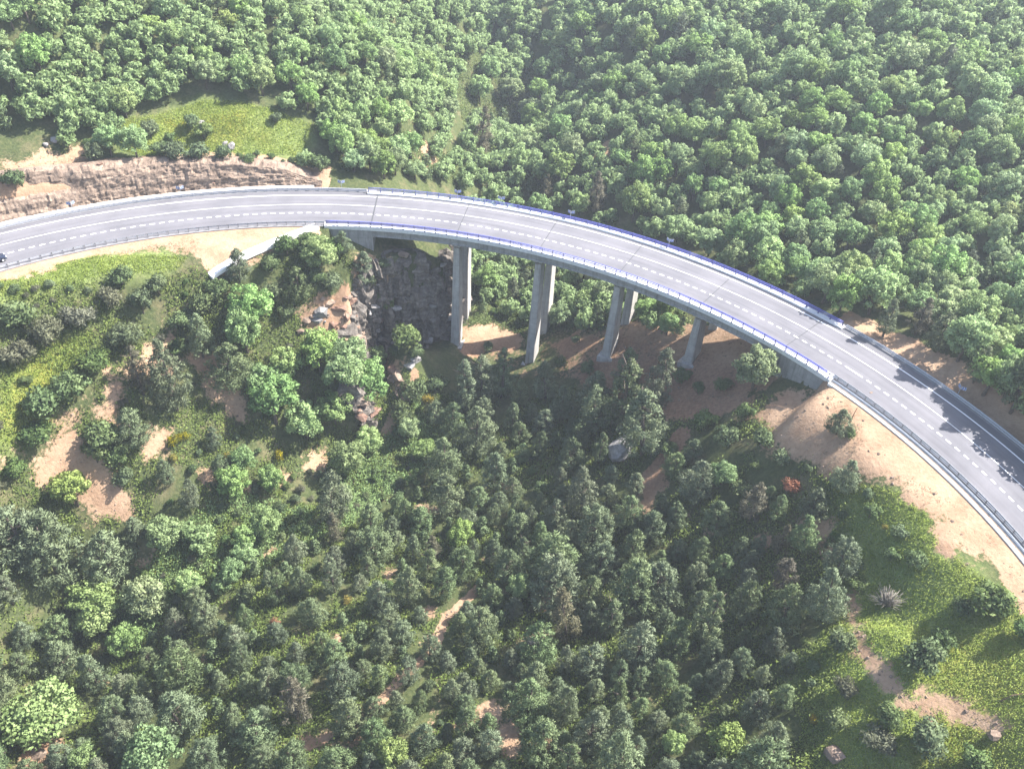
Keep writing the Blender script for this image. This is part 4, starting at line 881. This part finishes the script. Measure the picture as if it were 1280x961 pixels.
fill([[(0, 640), (60, 660), (160, 680), (260, 620), (420, 600), (540, 600), (620, 740), (560, 900), (600, 1010), (0, 1040), (-60, 900), (-60, 640)]], 4.4, [('pine', 0.82), ('tall_pine', 0.04), ('brown_pine', 0.05), ('oak', 0.03), ('pale_oak', 0.01), ('shrub', 0.05)], 'left foreground', (0.52, 1.3))
fill([[(240, 560), (330, 560), (480, 530), (560, 500), (600, 540), (540, 640), (420, 640), (300, 660), (180, 640)]], 4.4, [('shrub', 0.45), ('oak', 0.25), ('pine', 0.20), ('grey_shrub', 0.10)], 'creek thicket', (0.55, 1.0))
fill([[(0, 362), (210, 350), (270, 352), (330, 360), (400, 300), (440, 310), (470, 340), (490, 400), (480, 480), (330, 560), (200, 600), (180, 540), (60, 560), (-30, 660), (-40, 380)]], 2.9, [('shrub', 0.58), ('grey_shrub', 0.42)], 'left slope', (0.5, 1.1), avoid_meadow=[3], keep=-0.25)
fill([[(860, 560), (930, 520), (960, 560), (1050, 600), (1110, 615), (1080, 660), (1040, 680), (960, 640)]], 3.6, [('shrub', 0.75), ('pine', 0.25)], 'abutment bushes', (0.5, 0.95))
fill([[(1000, 860), (1050, 830), (1120, 880), (1200, 910), (1200, 1000), (1000, 1000)]], 4.6, [('shrub', 0.7), ('grey_shrub', 0.3)], 'grass slope', (0.5, 1.1))
fill([[(575, 330), (640, 320), (760, 350), (850, 395), (850, 425), (760, 418), (700, 412), (650, 400), (590, 395)]], 3.6, [('oak', 0.55), ('shrub', 0.30), ('pine', 0.15)], 'behind the piers', (0.5, 0.9), 0.9)
fill([[(-80, 168), (60, 160), (100, 176), (165, 172), (175, 140), (240, 118), (330, 132), (400, 160), (430, 212), (480, 228), (560, 232), (565, 110), (610, -30), (300, -60), (-80, -60)]], 3.8, [('oak', 0.885), ('pale_oak', 0.10), ('brown_pine', 0.015)], 'left hillside', (0.6, 1.0), 0.8, [0], 60000)
fill([[(560, 232), (700, 262), (830, 305), (960, 360), (1060, 405), (1180, 470), (1400, 620), (1420, 250), (1420, -60), (900, -60), (610, -30), (565, 110)]], 4.5, [('oak', 0.86), ('pale_oak', 0.07), ('brown_pine', 0.03), ('pine', 0.04)], 'right hillside', (0.62, 1.2), 0.8, None, 90000)
fill([[(60, 178), (120, 196), (230, 200), (330, 206), (390, 216), (400, 200), (300, 196), (200, 190), (130, 176)]], 3.4, [('shrub', 0.8), ('oak', 0.2)], 'cutting top', (0.5, 1.0), 2.0)

# ---- how each one is seen: the 300 largest oaks stand as trees of their own, the rest of the wood is one mass
T_ = np.array([[t[1], t[2], t[3] + 0.55 * PROTO[t[0]][0][3] * t[4]] for t in TREES]); PX = proj(T_)
dist = np.linalg.norm(T_ - np.array([0, 0, CAM_H]), axis=1); size = np.array([2 * PROTO[t[0]][0][2] * t[4] for t in TREES]) / dist * CAM_F
inview = (PX[:, 0] > -size * 0.5) & (PX[:, 0] < 1280 + size * 0.5) & (PX[:, 1] > -size * 0.5) & (PX[:, 1] < 961 + size * 0.5)
solo = np.ones(len(TREES), bool)
for nm in set(NAME.values()):
    ids = [i for i, t in enumerate(TREES) if NAME[t[0]] == nm]
    ids.sort(key=lambda i: -(size[i] if inview[i] else 0.01 * size[i]))
    for i in ids[300:]: solo[i] = False
    for i in ids:
        if not inview[i]: solo[i] = False
WORDS = 'first second third fourth fifth sixth seventh eighth ninth tenth eleventh twelfth thirteenth fourteenth fifteenth sixteenth seventeenth eighteenth nineteenth twentieth'.split()
WHERE = {'left slope': 'on the eroded slope', 'abutment slope': 'on the bank by the drain chute', 'creek oaks': 'in the clump below the outcrop', 'bridge shadow pines': 'in the bridge shadow group', 'abutment bushes': 'below the wing wall of the abutment', 'grass slope': 'on the grass slope by the gully', 'foreground': 'in the lower stand',
         'right foreground': 'between footpath and gully', 'left foreground': 'in the pine stand by the creek', 'creek thicket': 'in the thicket along the creek', 'behind the piers': 'seen between the piers', 'left hillside': 'above the rock cutting', 'right hillside': 'on the hillside behind the bridge', 'cutting top': 'along the cutting top'}
LOOK = {'pine': 'grey-green pine', 'tall_pine': 'tall dark pine', 'brown_pine': 'dull olive-brown pine', 'oak': 'leafy green oak', 'pale_oak': 'pale yellow-green oak', 'shrub': 'round green shrub', 'grey_shrub': 'low greyish shrub', 'broom': 'yellow-flowering broom shrub', 'red_shrub': 'rust-red shrub', 'dead_shrub': 'bare grey dead shrub'}
CATS = {'pine_tree': 'tree', 'oak_tree': 'tree', 'shrub': 'shrub', 'broom_shrub': 'shrub', 'dead_shrub': 'shrub'}
for i, t in enumerate(TREES):
    if t[5] == 'foreground': t[5] = 'right foreground' if PX[i, 0] > 590 else 'left foreground'
LABEL = {}
for zone in WHERE:
    for kind in PROTO:
        ids = sorted([i for i, t in enumerate(TREES) if solo[i] and t[5] == zone and t[0] == kind], key=lambda i: PX[i, 1])
        rows = max(1, math.ceil(len(ids) / 14)); per_ = math.ceil(len(ids) / rows) if ids else 1
        for r_ in range(rows):
            row = sorted(ids[r_ * per_:(r_ + 1) * per_], key=lambda i: PX[i, 0])
            for k, i in enumerate(row):
                txt = LOOK[kind]
                if len(row) > 1: txt += ', ' + WORDS[k] + ' from left'
                if rows > 1: txt += ', ' + (WORDS[r_] if r_ < 20 else 'last') + ' row'
                LABEL[i] = txt + ', ' + WHERE[zone]
GROUP = {'pine_tree': 'pines', 'oak_tree': 'oaks', 'shrub': 'shrubs', 'broom_shrub': 'broom shrubs', 'dead_shrub': 'dead shrubs'}
for i, (kind, x, y, z, sc, zone) in enumerate(TREES):
    if not solo[i]: continue
    cm, tmh, R, H = PROTO[kind][int(rng.integers(len(PROTO[kind])))]
    nm = NAME[kind]; e = bpy.data.objects.new(nm, None); col.objects.link(e); e.empty_display_size = 0.3
    e.location = (x, y, z - 0.05); e.rotation_euler = (random.gauss(0, 0.05), random.gauss(0, 0.05), random.uniform(0, 6.28)); e.scale = (sc * random.uniform(0.84, 1.14), sc * random.uniform(0.84, 1.14), sc * random.uniform(0.84, 1.2))
    tag(e, LABEL[i], CATS[nm], GROUP[nm] + ' ' + WHERE[zone])
    a = bpy.data.objects.new('trunk' if 'shrub' not in nm else 'stem', tmh); col.objects.link(a); a.parent = e
    c = bpy.data.objects.new('crown' if 'shrub' not in nm else 'foliage', cm); col.objects.link(c); c.parent = e
# the rest of the wood
def lod(kind):
    if 'pine' in kind: return foliage('lod', lobes_cone(600, 44, 2.5, 6.6, 1.0, 0.9), 22, 0.75, 601, M['pine'], 0.3, 0.6, 0.7, 0.6, 0.7, True)
    return foliage('lod', lobes_round(610 + len(kind), 46, 3.7, 6.7, 0.7, 0.95), 16, 1.08, 611, M['oak'], 0.25, 0.4, 1.1, 0.6, 0.4, True)
def mass(name, ids, label, matr, base):
    n = len(base.vertices); vb = np.empty(n * 3, np.float32); base.vertices.foreach_get('co', vb); vb = vb.reshape(-1, 3)
    nb = np.empty(len(base.loops) * 3, np.float32); base.corner_normals.foreach_get('vector', nb); nb = nb.reshape(-1, 3)[::1]
    li = np.empty(len(base.loops), np.int32); base.loops.foreach_get('vertex_index', li); vn = np.zeros((n, 3), np.float32); vn[li] = nb
    Vs, Ns = [], []
    for i in ids:
        kind, x, y, z, sc, zone = TREES[i]; a = random.uniform(0, 6.28); ca, sa = math.cos(a), math.sin(a); Rm = np.array([[ca, -sa, 0], [sa, ca, 0], [0, 0, 1]], np.float32)
        Vs.append((vb * sc * np.array([1, 1, random.uniform(0.85, 1.15)], np.float32)) @ Rm.T + np.array([x, y, z - 0.2], np.float32)); Ns.append(vn @ Rm.T)
    Va = np.concatenate(Vs); Na = np.concatenate(Ns); me = mesh_from(name, Va, np.arange(len(Va)).reshape(-1, 3)[:, ::-1], True)
    me.normals_split_custom_set_from_vertices(Na); me.materials.append(matr)
    return tag(link(name, me), label, kind='stuff')
rest = [i for i in range(len(TREES)) if not solo[i] and 'shrub' not in NAME[TREES[i][0]]]
lo_ = [i for i in rest if 'oak' in TREES[i][0]]; lp_ = [i for i in rest if 'pine' in TREES[i][0]]
if lo_: mass('oak_forest', lo_, 'dense leafy oak wood covering the far hillsides', M['oak_mass'], lod('oak'))
if lp_: mass('pine_forest', lp_, 'scattered dark pines merging with the far wood', M['pine'], lod('pine'))
# ---- low plants between the trees, too many to count
def scatter(name, polys, n, leaf, hgt, matr, label, seed, soil_max=0.4, only=None, cards=5, aspect=0.5, spread=0.45, clump=None):
    r = np.random.default_rng(seed); PS = [poly_world(p) for p in polys]; A = np.array([max(1.0, abs(0.5 * np.sum(p[:, 0] * np.roll(p[:, 1], -1) - p[:, 1] * np.roll(p[:, 0], -1)))) for p in PS]); out = []
    for p, a in zip(PS, A):
        lo, hi = p.min(0), p.max(0); k = int(n * a / A.sum() * ((hi - lo).prod() / a)); X = lo + r.random((k, 2)) * (hi - lo); out.append(X[inside(p, X[:, 0], X[:, 1])])
    X = np.concatenate(out); X = X[soil_at(X[:, 0], X[:, 1]) + 0.5 * fbm(X[:, 0] / 1.5, X[:, 1] / 1.5, 3, 91) < soil_max]
    if clump is not None: X = X[fbm(X[:, 0] / 5.5, X[:, 1] / 5.5, 4, seed) > clump]
    S, O = road_coords(X[:, 0], X[:, 1]); X = X[~((O > -7.5) & (O < 11.5) & ((S < -2) | (S > 93)))]
    q = np.repeat(X, cards, 0); k = len(q); q = q + r.normal(size=(k, 2)) * spread; hh = hgt * (0.35 + 0.65 * r.random(k)) * (0.6 + 0.8 * np.clip(0.5 + fbm(q[:, 0] / 4, q[:, 1] / 4, 2, seed + 3) * 1.6, 0, 1))
    P = np.stack([q[:, 0], q[:, 1], ground(q[:, 0], q[:, 1]) + hh * r.random(k) ** 0.6], -1); D = r.normal(size=(k, 3)); D[:, 2] = np.abs(D[:, 2]) + 0.35; D /= np.linalg.norm(D, axis=1, keepdims=True)
    L = leaf * r.uniform(0.6, 1.4, k); N = r.normal(size=(k, 3)) * 0.45 + np.array([0, 0, 1.0]); N /= np.linalg.norm(N, axis=1, keepdims=True); me = mesh_from(name, leaf_cards(P, D, L, L * aspect, r, N), np.arange(4 * k).reshape(k, 4)[:, ::-1], True); me.normals_split_custom_set_from_vertices(np.repeat(N, 4, 0).astype(np.float32))
    me.materials.append(matr); return tag(link(name, me), label, kind='stuff')
hz = MB(); hz.box((20, 370, 20), (1276, 1056, 150)); haze = hz.mesh('haze')
hm = bpy.data.materials.new('thin_haze'); hm.use_nodes = True; hn = hm.node_tree; hn.nodes.remove(hn.nodes['Principled BSDF']); hv = hn.nodes.new('ShaderNodeVolumePrincipled')
hv.inputs['Color'].default_value = (0.82, 0.89, 1.0, 1); hv.inputs['Density'].default_value = 0.0003; hv.inputs['Anisotropy'].default_value = 0.2; hn.links.new(hv.outputs[0], hn.nodes['Material Output'].inputs['Volume'])
haze.materials.append(hm); tag(link('haze', haze), 'thin pale summer haze filling the valley', kind='stuff')
FRONT = [(-40, 360), (230, 345), (400, 295), (470, 330), (500, 430), (540, 490), (640, 500), (760, 470), (960, 500), (1060, 610), (1060, 740), (1010, 1000), (-40, 1010)]
scatter('undergrowth', [FRONT], 62000, 0.42, 0.95, M['lowgreen'], 'low green undergrowth between the pines and shrubs', 500, clump=-0.05)
scatter('undergrowth', [[(560, 320), (640, 310), (860, 390), (860, 430), (700, 415), (590, 410)], [(420, 190), (520, 170), (600, 215), (560, 228), (430, 215)], [(560, 60), (660, 60), (700, 230), (600, 225)]], 14000, 0.42, 0.9, M['lowgreen'], 'fresh green ground plants behind the bridge', 501, 0.6)
scatter('undergrowth', [[(300, 610), (430, 575), (520, 500), (560, 560), (430, 660), (310, 725), (225, 770), (160, 810), (110, 770), (200, 690)]], 9000, 0.42, 1.1, M['lush'], 'lush bright green plants along the creek', 505, 0.45, clump=-0.08)
scatter('grass', [[(1040, 610), (1110, 610), (1165, 640), (1190, 695), (1290, 770), (1290, 1000), (1000, 1000), (1000, 850), (1050, 740)], [(0, 350), (110, 320), (235, 322), (225, 338), (130, 345), (0, 372)], [(0, 470), (60, 435), (120, 415), (110, 470), (60, 540), (0, 570)], [(150, 150), (250, 128), (395, 160), (380, 200), (200, 198), (150, 190)]], 46000, 0.30, 0.30, M['blade'], 'short bright grass on the open slopes and meadow', 502, 0.45, cards=3, aspect=0.34, spread=0.25)
scatter('dry_grass', [[(950, 490), (1040, 486), (1140, 545), (1290, 712), (1290, 770), (1180, 700), (1040, 610), (960, 570)], [(0, 352), (240, 322), (266, 348), (390, 290), (240, 296), (0, 334)], [(40, 620), (80, 500), (220, 410), (320, 500), (300, 540), (170, 640), (110, 670)], [(1040, 740), (1070, 740), (1130, 860), (1270, 900), (1260, 940), (1080, 870)], [(690, 420), (960, 450), (960, 520), (840, 540), (700, 470)], [(0, 190), (380, 205), (380, 225), (0, 260)]], 5200, 0.26, 0.22, M['straw'], 'dry straw tufts dotted over the bare soil', 504, 9, cards=5, aspect=0.3, spread=0.3, clump=0.02)
def stones():
    r = np.random.default_rng(77); ico = rock_mesh(3, 1); n = len(ico.vertices); vb = np.empty(n * 3, np.float32); ico.vertices.foreach_get('co', vb); vb = vb.reshape(-1, 3); fb = np.array([tuple(f.vertices) for f in ico.polygons]); Vs = []; Fs = []
    for q in ([(950, 490), (1040, 486), (1140, 545), (1290, 712), (1290, 770), (1180, 700), (1040, 610), (960, 570)], [(40, 620), (80, 500), (220, 410), (320, 500), (300, 540), (170, 640), (110, 670)], [(1040, 740), (1070, 740), (1130, 860), (1270, 900), (1260, 940), (1080, 870)], [(640, 410), (960, 450), (960, 520), (840, 540), (700, 470)], [(0, 190), (380, 205), (380, 225), (0, 260)], [(610, 730), (540, 760), (480, 850), (440, 910), (520, 870)]):
        w = poly_world(q); lo, hi = w.min(0), w.max(0); X = lo + r.random((520, 2)) * (hi - lo); X = X[inside(w, X[:, 0], X[:, 1])]; S, O = road_coords(X[:, 0], X[:, 1]); X = X[(soil_at(X[:, 0], X[:, 1]) > 0.4) & ((O < -7.6) | (O > 11.8))]
        for x, y in X:
            z = float(ground(x, y)); sz = 0.14 + 0.55 * r.random() ** 4; a = r.random() * 6.28; c, s_ = math.cos(a), math.sin(a); R = np.array([[c, -s_, 0], [s_, c, 0], [0, 0, 0.7]])
            Fs.append(fb + len(Vs) * n); Vs.append(vb @ R.T * sz + np.array([x, y, z + 0.05 * sz]))
    me = mesh_from('loose_stones', np.concatenate(Vs), np.concatenate(Fs)); tag(link('loose_stones', me, M['rock_tan']), 'small loose stones scattered over the bare soil', kind='stuff')
stones()
scatter('flowers', [[(5, 470), (60, 435), (105, 425), (100, 465), (55, 520), (5, 540)], [(200, 150), (300, 140), (330, 175), (250, 190)], [(205, 540), (245, 535), (245, 580), (210, 585)]], 900, 0.22, 0.35, M['broom'], 'tiny yellow flowers dotted over the grass', 503, 0.45, cards=3, clump=0.0)
